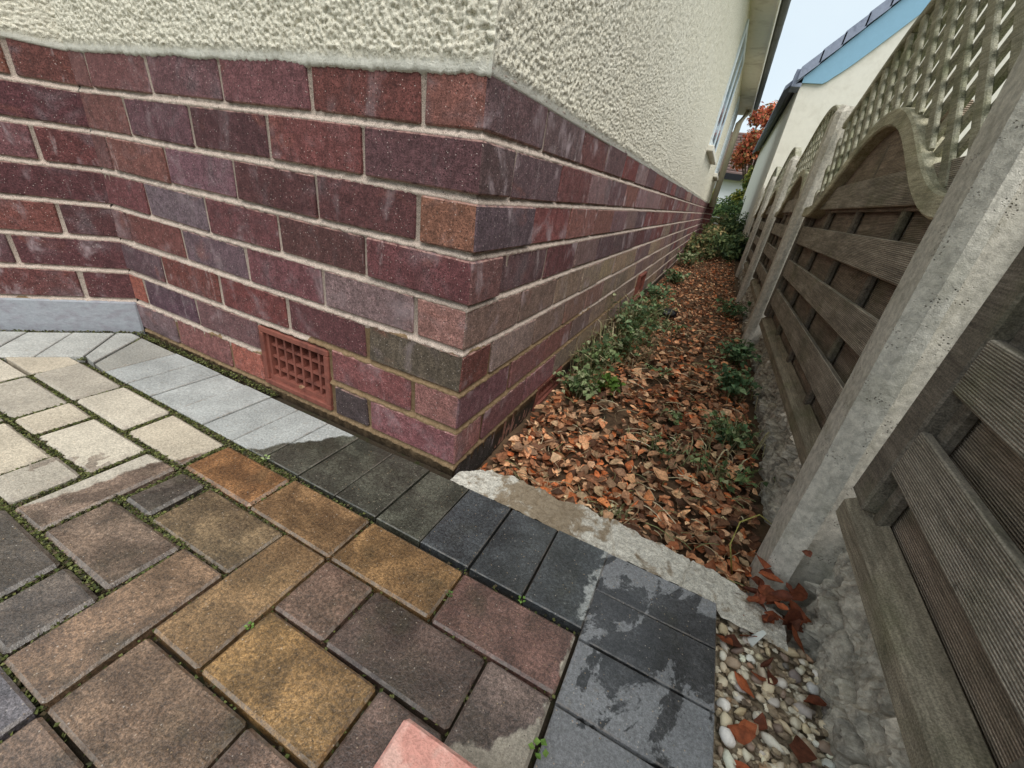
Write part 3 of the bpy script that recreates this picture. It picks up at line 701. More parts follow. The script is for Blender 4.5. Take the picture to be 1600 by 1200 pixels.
# ------------------------------------------------------------------ fence: posts, panels, gravel boards
POST_Y = [.130, 1.60, 2.99, 4.38, 5.77]
POST_X = [.58, .582, .600, .612, .625]
POST_H = [1.2, .945, .925, .90, .90]
def post_mesh(h):
    pts = [(0, -.031), (0, .031), (.018, .048), (.034, .048), (.036, .022), (.086, .022), (.088, .048), (.105, .048), (.105, -.048), (.088, -.048), (.086, -.022), (.036, -.022), (.034, -.048), (.018, -.048)]
    n = len(pts); V = []; F = []
    zs = [-.2, 0, .2, .4, .6, h - .025, h]
    for k, z in enumerate(zs):
        for x, y in pts:
            q = 1.0 if k < len(zs) - 1 else .8
            V.append(((x - .05) * q + .05 + .001 * random.uniform(-1, 1), y * q + .001 * random.uniform(-1, 1), z + (.004 * random.uniform(-1, 1) if k else 0)))
    for k in range(len(zs) - 1):
        for i in range(n): F.append((k * n + i, k * n + (i + 1) % n, (k + 1) * n + (i + 1) % n, (k + 1) * n + i))
    F = [f[::-1] for f in F]; F.append(tuple(range((len(zs) - 1) * n, len(zs) * n))[::-1])
    return mesh('concrete_post', V, F, M['post'])
PL = ['nearest concrete fence post, big and pitted, cutting across the right of the photo', 'second concrete fence post from the camera, rising beside the curved trellis top',
      'third concrete fence post from the camera, with a worn brownish top', 'fourth concrete fence post from the camera, slim and grey', 'fifth and farthest concrete fence post, next to the cream neighbouring wall']
for k in range(5):
    o = link('concrete_post', post_mesh(POST_H[k]), None, (POST_X[k], POST_Y[k], 0), (-.075 if k == 0 else -.03, 0, 0)); tag(o, PL[k], 'fence post', 'concrete fence posts')

def omega(y, L): return .575 + .205 * (.5 + .5 * math.cos(min(1, abs(y - L * .5) / (L * .42)) * math.pi)) ** .85
def sweep(curve, x0, x1, hgt):
    V, F = [], []
    n = len(curve)
    for k, (y, z) in enumerate(curve):
        a = Vector(curve[max(k - 1, 0)]); b = Vector(curve[min(k + 1, n - 1)]); t = (b - a).normalized(); nn = Vector((-t.y, t.x))
        p = Vector((y, z)); lo = p - nn * hgt / 2; hi = p + nn * hgt / 2; e = .004
        for x, q in ((x0, lo + nn * e), (x0 + e, lo), (x1, lo), (x1, hi), (x0 + e, hi), (x0, hi - nn * e)): V.append((x, q.x, q.y))
    for k in range(n - 1):
        for i in range(6): F.append((k * 6 + i, k * 6 + (i + 1) % 6, k * 6 + 6 + (i + 1) % 6, k * 6 + 6 + i))
    F += [tuple(range(6))[::-1], tuple(range((n - 1) * 6, n * 6))]
    return V, [f[::-1] for f in F]
def bar(p, q, wd, x0, x1):
    """flat slat between two (y, z) points"""
    p, q = Vector(p), Vector(q); t = (q - p).normalized(); n = Vector((-t.y, t.x)) * wd / 2; b = .0025
    V = []
    for x, s in ((x1, 1.0), (x0 + b, 1.0), (x0, .85)):
        V += [(x, *(p - n * s)), (x, *(p + n * s)), (x, *(q + n * s)), (x, *(q - n * s))]
    F = [(0, 1, 2, 3), (8, 11, 10, 9)]
    for r in (0, 1):
        for i in range(4): F.append((r * 4 + i, r * 4 + 4 + i, r * 4 + 4 + (i + 1) % 4, r * 4 + (i + 1) % 4))
    return V, F
def arch_top(y, L): return .875 + .185 * math.cos((y - L / 2) / (L / 2) * math.pi / 2) ** 1.2 if 0 < y < L else .875
def panel(L, off, rz=.0, jw=.042, trellis=True, pieces=True, nslat=None):
    """local: y along the fence, z up, x = 0 at the outer face"""
    root = thing('fence_panel', '', 'fence panel', 'slatted fence panels')
    V, F = bbox(.002, .034, 0, L, .098 + rz, .152 + rz, .004)
    V = [(x, y, z - (.020 if (x < .018 and z > .13 + rz) else 0)) for x, y, z in V]
    obj('bottom_rail', V, F, M['frame'], root)
    for y in (0, L - jw):
        V, F = bbox(.003, .034, y, y + jw, .148 + rz, .60, .003); obj('jamb', V, F, M['jamb'], root)
    zc = [.2 + off + .1275 * k for k in range(-1, 5)]
    H = .067
    for z in zc:                                       # outer boards
        hi = min(z + H, .70)
        if z < .15: continue
        if z > .60: continue
        V, F = bbox(.006, .018, jw - .002, L - jw + .002, 0, hi - z, .002, .0006)
        o = obj('board', V, F, M['board'], root, loc=(0, 0, z), rot=(random.uniform(-.004, .004), random.uniform(-.03, .03), 0))
    for z in [.150 + off - .0 + .1275 * k for k in range(-1, 5)]:   # inner boards fill the gaps behind
        a, b = max(z - .05, .130), z + .085
        if z > .70 or b < .17: continue
        if z > .56:
            b = z + .085
            V, F = bbox(.036, .048, L * .5 - .30, L * .5 + .30, 0, b - a + .02, .002)
        else: V, F = bbox(.036, .048, .02, L - .02, 0, b - a, .002)
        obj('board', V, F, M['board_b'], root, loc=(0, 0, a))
    for y in [L * .5 + k * .335 for k in (-1, 0, 1)] + [jw + .009, L - jw - .009]:
        V, F = bbox(.0195, .034, y - .010, y + .010, .145, .60 + (.13 if abs(y - L * .5) < .05 else .0), .003)
        obj('batten', V, F, M['jamb'], root)
    if trellis:
        cu = [(y, omega(y, L)) for y in np.linspace(.005, L - .005, 44)]
        V, F = sweep(cu, -.010, .044, .037); obj('curved_rail', V, F, M['rail'], root)
        # board behind the crown of the curve
        tb = MB(); ys_ = np.linspace(L * .5 - .42, L * .5 + .42, 19)
        V = []
        for x in (.020, .030):
            for y in ys_: V += [(x, y, .575), (x, y, max(omega(y, L), .58))]
        n = len(ys_); F = []
        for s in (0, 1):
            for k in range(n - 1):
                f = (s * 2 * n + 2 * k, s * 2 * n + 2 * k + 2, s * 2 * n + 2 * k + 3, s * 2 * n + 2 * k + 1); F.append(f if s else f[::-1])
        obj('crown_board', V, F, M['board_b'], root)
        cu = [(y, arch_top(y, L)) for y in np.linspace(.0, L, 30)]
        V, F = sweep(cu, .0, .040, .024); obj('top_rail', V, F, M['trellis'], root)
        def clip(y0, z0, sy):
            pts = []
            for t in np.linspace(-.2, 1.4, 321):
                y = y0 + sy * t; z = z0 + t
                if .01 < y < L - .01 and omega(y, L) + .012 < z < arch_top(y, L) - .006: pts.append((y, z))
            return (pts[0], pts[-1]) if len(pts) > 8 else None
        for x0, x1, sy in ((.004, .012, 1), (.013, .021, -1)):
            c = -2.2
            while c < 3.2:
                pq = clip(c, .4, sy)
                if pq:
                    V, F = bar(pq[0], pq[1], .0235, x0, x1)
                    obj('trellis_slat', V, F, M['trellis'], root)
                c += .0872
    return root
def copy_tree(o, parent=None):
    c = o.copy(); COL.objects.link(c)
    if parent: c.parent = parent
    for ch in o.children: copy_tree(ch, c)
    return c
LP = POST_Y[1] - POST_Y[0] - .094
p1 = panel(LP, .0)
p1.location = (.616, POST_Y[0] + .047, 0); p1['label'] = 'weathered fence panel with wavy trellis top between the nearest and second concrete posts'
L2 = 1.39 - .094
p2 = panel(L2, .0); p2.location = (.625, POST_Y[1] + .047, -.005); p2.rotation_euler.z = -.012; p2['label'] = 'fence panel with arched trellis top between the second and third concrete posts'
for k, lab in ((2, 'narrow looking fence panel between the third and fourth concrete posts'), (3, 'farthest fence panel between the fourth and fifth concrete posts')):
    c = copy_tree(p2); c.location = (POST_X[k] + .036, POST_Y[k] + .047, -.012 * (k - 1)); c.rotation_euler.z = -.009; c['label'] = lab
L0 = 1.39
p0 = panel(L0, .044, .034, .050); p0.location = (.615, .100 - L0, .012 - L0 * .062); p0.rotation_euler = (.062, 0, .0)
p0['label'] = 'close fence panel of ribbed grey boards at the right edge, before the nearest post'

def gravel_board(y0, y1, x, label, ztop=.098, zt2=None, seed=0, step=.008):
    ny, nz = int((y1 - y0) / step) + 2, (64 if step < .009 else 26)
    ys, ts = np.linspace(y0, y1, ny), np.linspace(0, 1, nz)
    Y, T = np.meshgrid(ys, ts, indexing='ij'); zt = np.interp(Y, [y0, y1], [ztop, zt2 or ztop]); Z = -.11 + (zt + .11) * T
    # blocks of split stone with recessed joints
    wy = Y * 1.0 + .03 * fbm(Y * 9, T * 3, seed + 5.) + .02 * np.sin(T * 5)
    cell = (wy / .17 + np.where(T > .62 + .05 * fbm(Y * 5, 0, seed), .43, 0.0)); fr = cell - np.floor(cell)
    jy = np.minimum(fr, 1 - fr) * .17; tj = np.abs(T - (.62 + .05 * fbm(Y * 5, 0, seed))) * .2
    dj = np.minimum(jy, tj); rec = .026 * np.exp(-(dj / .0045) ** 2)
    def facets(a, b, sc):
        a, b = a / sc, b / sc; ai, bi = np.floor(a).astype(int), np.floor(b).astype(int); bd = np.full(a.shape, 9.0); hh = np.zeros(a.shape)
        for da in (-1, 0, 1):
            for db in (-1, 0, 1):
                ca, cb = ai + da, bi + db; pa, pb = ca + _jx[ca % 128, cb % 128], cb + _jy[ca % 128, cb % 128]
                d2 = (a - pa) ** 2 + (b - pb) ** 2; k = d2 < bd; bd = np.where(k, d2, bd)
                g1, g2 = _jh[(ca + 31) % 128, cb % 128] - .5, _jh[(ca + 67) % 128, (cb + 9) % 128] - .5
                hh = np.where(k, .6 * (_jh[ca % 128, cb % 128] - .5) + 1.1 * g1 * (a - pa) + 1.1 * g2 * (b - pb), hh)
        return hh
    wa, wb_ = Y + .012 * fbm(Y * 30, T * 6, seed + 3), T * .21 + .012 * fbm(Y * 28, T * 6, seed + 8)
    D = .024 * facets(wa + seed, wb_, .060) + .012 * facets(wa + 3.3 * seed + 1, wb_ + .5, .024) + .005 * facets(wa + 2.1 * seed, wb_ + .9, .009) + .012 * fbm(Y * 9, T * 2.2, seed) + .005 * fbm(Y * 70, T * 14, seed) - rec
    X = x + .028 - .02 * (1 - T) - D - .012 * np.sin(np.clip(T, 0, 1) * math.pi)
    X = np.maximum(X, x - .012)
    nb = len(ys)
    V = np.concatenate([np.stack([X, Y, Z], -1).reshape(-1, 3), np.stack([np.full_like(Y[:, -1], x + .07), Y[:, -1], zt[:, -1]], -1), np.stack([np.full_like(Y[:, 0], x + .07), Y[:, 0], np.full_like(Y[:, 0], -.11)], -1)])
    F = grid_faces(ny, nz)[:, ::-1].tolist(); o1 = ny * nz
    for k in range(ny - 1):
        F.append((k * nz + nz - 1, (k + 1) * nz + nz - 1, o1 + k + 1, o1 + k)); F.append((o1 + k, o1 + k + 1, o1 + ny + k + 1, o1 + ny + k))
    o = obj('gravel_board', V, F, M['stone'], smooth=False); tag(o, label, 'gravel board', 'rock faced gravel boards')
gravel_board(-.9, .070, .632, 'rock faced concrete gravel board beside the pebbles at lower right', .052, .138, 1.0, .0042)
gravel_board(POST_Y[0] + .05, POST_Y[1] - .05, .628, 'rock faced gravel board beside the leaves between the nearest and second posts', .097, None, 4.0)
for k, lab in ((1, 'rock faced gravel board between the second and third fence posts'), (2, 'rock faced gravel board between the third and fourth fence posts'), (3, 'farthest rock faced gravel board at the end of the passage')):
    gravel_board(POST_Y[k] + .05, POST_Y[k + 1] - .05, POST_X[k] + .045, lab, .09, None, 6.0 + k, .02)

# ------------------------------------------------------------------ neighbour, far garden
nb = thing('bungalow', 'cream neighbouring bungalow with blue bargeboard and grey verge tiles behind the fence', 'house')
NY, NX = 6.4, .66
sl_ = 1.10
V = []
ze = 2.13; xr = NX + 3.6
prof_ = [(NX, -.2), (xr, -.2), (xr, ze + .05), ((NX + xr) / 2, ze + (xr - NX) / 2 * sl_), (NX, ze)]
for y in (NY, 13.0):
    dx = 0 if y == NY else -.05
    V += [(x + dx, y, z) for x, z in prof_]
F = [(0, 1, 2, 3, 4), (9, 8, 7, 6, 5)] + [(i, i + 5, (i + 1) % 5 + 5, (i + 1) % 5) for i in range(5)]
obj('wall', V, F, M['smooth'], nb)
# bargeboard with its box end
xm = (NX + xr) / 2; zm = ze + (xr - NX) / 2 * sl_
def slope(x): return ze + (x - NX) * sl_ if x < xm else zm - (x - xm) * sl_
def verge(n, x0, x1, lo, hi, ya, yb):
    V = []
    for y in (ya, yb):
        for k in range(n + 1):
            x = x0 + (x1 - x0) * k / n; V += [(x, y, slope(x) + (lo(x) if callable(lo) else lo)), (x, y, slope(x) + hi)]
    m_ = 2 * (n + 1); F = []
    for k in range(n):
        a = 2 * k; F += [(a, a + 2, a + 3, a + 1), (m_ + a, m_ + a + 1, m_ + a + 3, m_ + a + 2), (a + 1, a + 3, m_ + a + 3, m_ + a + 1), (a, m_ + a, m_ + a + 2, a + 2)]
    F += [(0, 1, m_ + 1, m_), (2 * n, m_ + 2 * n, m_ + 2 * n + 1, 2 * n + 1)]
    return V, F
lowf = lambda x: max(-.17, (ze - .03) - slope(x)) if x < NX + .42 else (-.17 - .12 * math.exp(-(x - NX - .42) * 6))
V, F = verge(40, NX - .06, xm, lambda x: max(2.075 - slope(x), -.36 + .05 * math.exp(-abs(slope(x) - 2.44) * 9)), -.0, NY - .03, NY - .0015); obj('bargeboard', V, F, M['barge'], nb)
for k in range(16):
    x0 = NX - .06 + k * .155
    if x0 > xm: break
    V, F = verge(1, x0, min(x0 + .17, xm), .005, .14, NY - .075, NY + .12)
    V = [(x, y, z + (.018 if i % 4 < 2 else 0)) for i, (x, y, z) in enumerate(V)]
    obj('verge_tile', V, F, M['tile'], nb)
V, F = box(NX - .16, xm, NY + .1, 13.1, 0, .05); V = [(x - (.05 if y > 10 else 0), y, slope(x) + .06 + z) for x, y, z in V]; obj('roof', V, F, M['tile'], nb)
V, F = bbox(NX - .10, NX + .005, NY - .03, NY + .25, ze - .10, ze + .08, .004); obj('eaves_box', V, F, M['tile'], nb)
V, F = tube([(NX - .06, NY, ze - .0), (NX - .11, 13.1, ze - .0)], .035, 8); obj('gutter', V, F, M['gutter'], nb, smooth=True)

hs = thing('cottage', 'small white house with brown tiled roof far beyond the passage end', 'house')
V, F = box(-3.5, 1.0, 24, 30, 0, 2.2); obj('wall', V, F, M['white'], hs)
V = [(-4, 23.6, 2.12), (1.3, 23.6, 2.12), (1.3, 27, 4.3), (-4, 27, 4.3), (-4, 23.6, 2.27), (1.3, 23.6, 2.27), (1.3, 27, 4.45), (-4, 27, 4.45), (1.3, 30.4, 1.85), (-4, 30.4, 1.85)]
F = [(0, 1, 5, 4), (4, 5, 6, 7), (0, 3, 2, 1), (1, 2, 6, 5), (6, 8, 9, 7), (0, 4, 7, 3)]; obj('roof', V, F, M['tile_br'], hs)
rows_ = MB()
for k in range(14):
    y = 23.6 + 3.4 * k / 14; z = 2.27 + 2.18 * k / 14; rows_.add(box(-4, 1.31, y - .02, y + .20, z + .02, z + .09))
rows_.build('tile_courses', M['tile_br'], hs)
V, F = box(-4, 1.32, 23.5, 23.6, 2.02, 2.29); obj('gutter', V, F, M['black'], hs)

# ------------------------------------------------------------------ foliage
def leaf_quads(n, pos, nrm, size, aspect=.55, fold=.25, curl=0.0):
    """n small pointed leaves (6 verts, 4 tris each) at pos with normals nrm"""
    a = rng.normal(size=(n, 3)); nrm = nrm / (np.linalg.norm(nrm, axis=1, keepdims=True) + 1e-9)
    u = np.cross(nrm, a); u /= np.linalg.norm(u, axis=1, keepdims=True) + 1e-9; v = np.cross(nrm, u)
    s = size[:, None]
    base, tip = pos - u * s * .5, pos + u * s * .5 - nrm * s * curl
    m1 = pos - u * s * .08; l = m1 + v * s * aspect * .5 + nrm * s * fold * .5; r = m1 - v * s * aspect * .5 + nrm * s * fold * .5
    V = np.stack([base, l, tip, r, m1], 1).reshape(-1, 3)
    i = np.arange(n)[:, None] * 5
    F = np.concatenate([i + [0, 4, 1], i + [1, 4, 2], i + [2, 4, 3], i + [3, 4, 0]], 0)
    return V, F
def tint_mesh(name, V, F, cols, per, mat):
    me = mesh(name, V, F, mat)
    at = me.color_attributes.new('tint', 'FLOAT_COLOR', 'POINT')
    c = np.ones((len(V), 4), np.float32); c[:, :3] = np.repeat(cols, per, 0); at.data.foreach_set('color', c.ravel())
    return me
def pick(n, cols, var=.2):
    c = np.array([S(*x)[:3] for x in cols]); r = c[rng.integers(0, len(cols), n)] * (1 + var * rng.normal(size=(n, 1))); return np.clip(r, .005, .9)
def crown(name, centers, n, size, cols, parent, mat='green_mass', up=.4):
    cs = np.array(centers, float); wts = cs[:, 3] ** 2; k = rng.choice(len(cs), n, p=wts / wts.sum())
    d = rng.normal(size=(n, 3)); d /= np.linalg.norm(d, axis=1, keepdims=True); rr = rng.random(n) ** .45
    pos = cs[k, :3] + d * (cs[k, 3] * rr)[:, None] * (1 + .25 * rng.normal(size=(n, 1)) * .5)
    nr = d + rng.normal(size=(n, 3)) * .6; nr[:, 2] += up
    V, F = leaf_quads(n, pos, nr, size * (0.6 + .8 * rng.random(n)), .6)
    return link(name, tint_mesh(name, V, F, pick(n, cols), 5, M[mat]), parent, kind='stuff')
def tree(name, label, cat, x, y, z0, h, cents, n, size, cols, group=None):
    t = thing(name, label, cat, group, (x, y, z0))
    V, F = tube([(0, 0, -.1), (.03, .02, h * .35), (0, .05, h * .75)], [.10 * h / 3, .07 * h / 3, .03 * h / 3], 8); obj('trunk', V, F, M['bark'], t, smooth=True)
    br = MB()
    for c in cents: br.add(tube([(0.02, .02, h * .3), (c[0] * .5, c[1] * .5, c[2] * .75), (c[0], c[1], c[2])], [.04 * h / 3, .025 * h / 3, .01 * h / 3], 5))
    br.build('branches', M['bark'], t)
    crown('crown', cents, n, size, cols, t)
    return t
def rc(n, rx, ry, z0, z1, r0, r1): return [(random.uniform(-rx, rx), random.uniform(-ry, ry), random.uniform(z0, z1), random.uniform(r0, r1)) for _ in range(n)]
tree('maple_tree', 'red and orange autumn maple tree beyond the end of the passage', 'tree', .66, 17, .25, 3.4, rc(12, .5, .7, 2.1, 3.5, .22, .42), 5200, .12, [(196, 104, 76), (208, 122, 86), (160, 78, 60), (112, 100, 62), (188, 128, 84)])
tree('bush', 'tall yellow green bush behind the passage, under the red tree', 'bush', .70, 14, .2, 1.9, rc(9, .26, .4, .6, 1.65, .20, .34), 4200, .10, [(150, 146, 60), (120, 128, 52), (90, 108, 48), (168, 158, 74), (74, 90, 44)])
tree('evergreen_bush', 'dark green rounded bush low behind the passage end', 'bush', .46, 11.5, .15, .7, rc(8, .28, .3, .25, .6, .18, .3), 3600, .07, [(84, 108, 66), (104, 126, 76), (64, 86, 54), (126, 142, 84)])
tree('low_shrub', 'small yellowish shrub beside the brick pier at the far corner of the house', 'bush', -.10, 13, .15, .8, rc(6, .3, .3, .3, .75, .15, .28), 1600, .08, [(150, 146, 66), (98, 116, 56), (180, 160, 70), (74, 96, 50)])
# overgrown end of the passage: each mound is its own plant
for k, (x, y, s, lab) in enumerate(((.50, 5.3, .26, 'dark green bramble mound at the passage end against the far fence panel'), (.20, 5.0, .14, 'low straggly green weeds across the passage before the far mound'), (.34, 6.6, .22, 'brownish green overgrown mound in the middle of the passage end'), (.13, 5.9, .16, 'green weed clump against the far brick wall'), (.48, 7.6, .34, 'tall dark bramble by the neighbouring wall'), (.2, 8.6, .3, 'brown and green tangle below the green tub'))):
    t = thing('bramble', lab, 'bush', 'overgrown plants at the passage end', (x, y, float(path_z(x, y))))
    cols = [(88, 110, 72), (106, 126, 82), (66, 88, 60), (128, 140, 92)] if k % 2 == 0 and k != 2 else [(124, 126, 80), (100, 112, 70), (150, 130, 92), (82, 98, 62)]
    cents = rc(7, .16, .3, s * .2, s * .8, s * .35, s * .6)
    crown('leaves', cents, 1500, .045, cols, t)
    st = MB()
    for c in cents: st.add(tube([(0, 0, -.03), (c[0] * .6, c[1] * .6, c[2] * .7), c[:3]], .004, 4))
    st.build('stems', M['bark'], t, kind='stuff')
tub = thing('tub', 'dark green plastic tub with pale rim by the far brick pier', 'tub', None, (.10, 9.6, .16))
V, F = tube([(0, 0, 0), (0, 0, .26), (0, 0, .275)], [.20, .26, .27], 20); obj('body', V, F, M['green'], tub, smooth=False)
V, F = tube([(.262 * math.cos(a), .262 * math.sin(a), .278) for a in np.linspace(0, 2 * math.pi, 25)], .012, 6, False); obj('rim', V, F, M['pale'], tub, smooth=True)
V, F = bbox(-.16, .16, -.02, .02, 0, .03, .004); V = [(x * .9, y, z) for x, y, z in V]; tag(obj('plank', V, F, M['pale'], loc=(.31, 7.9, .30), rot=(0, .35, .4)), 'short pale piece of wood lying in the weeds by the green tub', 'wood')

# weeds beside the passage
def weed(name, label, x, y, h, n, size, cols, spread=.07, group=None, blades=0, bcols=None, lean=(0, 0)):
    t = thing(name, label, 'plant', group, (x, y, float(path_z(x, y)) - .01))
    if group == WG: h *= 1.08; n = int(n * 1.9); spread *= 1.15; blades = int(blades * .55); size *= 1.12
    if group == FG: h *= 1.25; n = int(n * 1.8); spread *= 1.2; size *= 1.1
    P, N = [], []; st = MB(); ns_ = max(4, n // 9)
    for k in range(ns_):
        a = random.uniform(0, 6.28); r = spread * random.random() ** .6; hh = h * random.uniform(.45, 1.05)
        b = Vector((r * .35 * math.cos(a), r * .35 * math.sin(a), 0)); tp = Vector((r * math.cos(a) + lean[0] * hh, r * math.sin(a) + lean[1] * hh, hh)); md = (b + tp) / 2 + Vector((0, 0, hh * .15))
        st.add(tube([b, md, tp], [.0016, .0012, .0008], 4, False))
        for q in range(9):
            f = .3 + .7 * random.random(); c = b.lerp(md, min(1, f * 2)) if f < .5 else md.lerp(tp, f * 2 - 1)
            P.append(c + Vector((random.gauss(0, 1), random.gauss(0, 1), random.gauss(0, .4))) * size * .8); N.append((random.gauss(0, .5), random.gauss(0, .5), 1))
    V, F = leaf_quads(len(P), np.array([tuple(p) for p in P]), np.array(N), size * (.6 + .7 * rng.random(len(P))), .75, .3, .15)
    link('leaves', tint_mesh('leaves', V, F, pick(len(P), cols), 5, M['green_mass']), t, kind='stuff')
    st.build('stems', M['green_leaf'], t, color=S(92, 104, 58), kind='stuff')
    if blades:
        Vb, Fb, cb = [], [], []
        bc = pick(blades, bcols)
        for k in range(blades):
            a = random.uniform(0, 6.28); r = spread * 1.2 * random.random(); b = Vector((r * math.cos(a), r * math.sin(a), 0)); d = Vector((math.cos(a + random.gauss(0, 1)), math.sin(a + random.gauss(0, 1)), 0)); hh = h * random.uniform(.4, 1.15); bw = .0016
            sidev = Vector((-d.y, d.x, 0)) * bw; o = len(Vb)
            p1_, p2_ = b + d * hh * .18 + Vector((0, 0, hh * .7)), b + d * hh * .55 + Vector((0, 0, hh * random.uniform(.6, 1)))
            Vb += [tuple(b - sidev), tuple(b + sidev), tuple(p1_ + sidev), tuple(p1_ - sidev), tuple(p2_)]; Fb += [(o, o + 1, o + 2), (o, o + 2, o + 3), (o + 3, o + 2, o + 4)]
        link('grass_blades', tint_mesh('grass_blades', np.array(Vb), Fb, bc, 5, M['green_mass']), t, kind='stuff')
    return t
G1 = [(118, 136, 88), (98, 120, 74), (142, 156, 110), (78, 98, 62), (164, 168, 130)]; G2 = [(92, 122, 84), (112, 140, 100), (74, 102, 70), (136, 158, 114)]; STR = [(176, 166, 128), (150, 142, 104), (120, 124, 84), (196, 186, 150)]
WG = 'weeds along the house wall'; FG = 'weeds along the fence foot'
weed('weed', 'nearest leafy green weed at the foot of the brick wall, over the leaves', .085, .60, .085, 130, .020, G1, .065, WG, 30, STR, (.1, 0))
weed('weed', 'green weed with pale grass stalks just beyond the nearest wall weed', .07, .78, .12, 110, .019, G1, .07, WG, 130, STR, (.2, 0))
weed('weed', 'bushy weed tangled with dry grass in the middle of the wall clump', .11, 1.0, .14, 150, .020, G1 + G2, .10, WG, 170, STR, (.25, 0))
weed('weed', 'tall grey green weed leaning out from the wall before the second air brick', .11, 1.28, .17, 150, .020, G1 + G2, .11, WG, 170, STR, (.2, 0))
weed('weed', 'dry grassy weed under the second air brick', .10, 1.6, .15, 120, .022, G1, .10, WG, 150, STR, (.25, 0))
weed('weed', 'low bluish weed beyond the second air brick', .10, 2.3, .10, 90, .026, G2, .09, WG, 30, STR)
weed('weed', 'small weed at the wall foot halfway down the passage', .10, 3.2, .10, 90, .03, G2 + G1, .10, WG, 30, STR)
weed('weed', 'last green weed at the wall foot before the overgrown end', .12, 4.3, .14, 110, .035, G1, .13, WG, 40, STR)
weed('weed', 'single bright green lobed weed in the leaves near the wall clump', .155, .70, .055, 40, .022, [(92, 124, 50), (112, 140, 64)], .035, WG)
weed('weed', 'green weed in the middle of the leaves behind the wall clump', .26, 1.55, .06, 80, .02, G1, .08, 'weeds among the leaves', 20, STR)
weed('weed', 'little green weed amid the leaves near the centre of the passage', .30, .95, .04, 36, .02, G1, .05, 'weeds among the leaves')
weed('weed', 'tiny green seedling among the leaves left of the fence weeds', .40, .62, .035, 24, .018, G1, .04, 'weeds among the leaves')
weed('weed', 'dark green leafy weed at the foot of the second fence post', .555, 1.30, .10, 90, .028, G2, .055, FG, 0, None, (-.2, 0))
weed('weed', 'dark green weed against the stones between the two nearest posts', .555, .95, .09, 110, .024, G2, .06, FG, 20, STR, (-.25, 0))
weed('weed', 'straggling pale green weed at the stones nearest the first post', .545, .60, .075, 110, .018, G1 + G2, .065, FG, 60, STR, (-.3, 0))
weed('weed', 'thin weed with long stems low beside the nearest gravel board', .52, .42, .05, 45, .016, G1, .07, FG, 40, STR)
weed('weed', 'weed at the foot of the third fence post', .545, 2.3, .09, 80, .03, G2, .06, FG)
weed('grass_tuft', 'pale matted dry grass tuft in the leaves behind the concrete kerb', .30, .13, .03, 8, .01, STR, .06, None, 150, STR)
weed('grass_tuft', 'thin dry grass in the leaves at the middle of the passage', .36, .45, .04, 8, .01, G1, .08, None, 90, STR + G1)
# seedlings in the paving joints
def seedling(label, x, y, s, cols=((104, 138, 62), (126, 156, 78))):
    t = thing('seedling', label, 'plant', 'seedlings in the paving joints', (x, y, -.010))
    for k in range(5):
        a = k * 1.256 + random.uniform(-.3, .3); r = s * random.uniform(.55, .8)
        V, F = leaf_quads(1, np.array([[r * math.cos(a), r * math.sin(a), s * .5]]), np.array([[-.3 * math.cos(a), -.3 * math.sin(a), 1]]), np.array([s * .8]), .8, .25)
        obj('leaf', V, F, M['green_leaf'], t, color=S(*random.choice(cols)))
    V, F = tube([(0, 0, -.01), (0, 0, s * .45)], s * .07, 5); obj('stem', V, F, M['green_leaf'], t, color=S(120, 140, 80))
seedling('four leaved green seedling between brown and grey pavers at the bottom', .3305, -.335, .011)
seedling('tiny seedling in the joint at the foot of a dark border paver', .242, -.189, .007)
seedling('seedling in the joint left of the reddish paver', .150, -.235, .006, ((92, 116, 60), (84, 104, 58)))
seedling('tiny seedling beside the golden brown paver at lower left', -.033, -.40, .006)
seedling('pale green sprout by the wet edge near the air brick', -.300, -.184, .009, ((142, 160, 104), (170, 182, 130)))
# moss in the joints
def moss():
    P, C = [], []
    def seg(x0, y0, x1, y1, n, w_=.005):
        t = rng.random(n); P.append(np.stack([x0 + (x1 - x0) * t + rng.normal(size=n) * w_ * .5, y0 + (y1 - y0) * t + rng.normal(size=n) * w_ * .5, -.0175 + .007 * rng.random(n)], 1))
    for q in LAY:
        x0, x1 = GX + GP * q[0], GX + GP * q[1]; y1, y0 = GY - GP * q[2], GY - GP * q[3]
        cx = (x0 + x1) / 2; k = .9 if cx < -.30 else (.2 if cx < -.1 else .02)
        seg(x0, y0, x0, y1, int(900 * k * abs(y1 - y0) / .09)); seg(x0, y1, x1, y1, int(600 * k * (x1 - x0) / .09))
    for k in range(6): seg(-.857, -.186, -.3, -.186, 500)
    seg(-1.05, -.018, -.50, -.012, 1500, .008); seg(*bay(0, .014), *bay(.4, .014), 900, .008); seg(*bay(0, .195), *bay(.4, .195), 300, .006); seg(-.9, -.16, -1.02, -.04, 200, .005)
    P = np.concatenate(P); n = len(P)
    N = rng.normal(size=(n, 3)) * .6; N[:, 2] += 1
    V, F = leaf_quads(n, P, N, .0035 + .003 * rng.random(n), .8)
    link('moss', tint_mesh('moss', V, F, pick(n, [(66, 74, 34), (84, 90, 44), (52, 52, 32), (72, 62, 44), (98, 100, 56)]), 5, M['moss']), drive, kind='stuff')
moss()

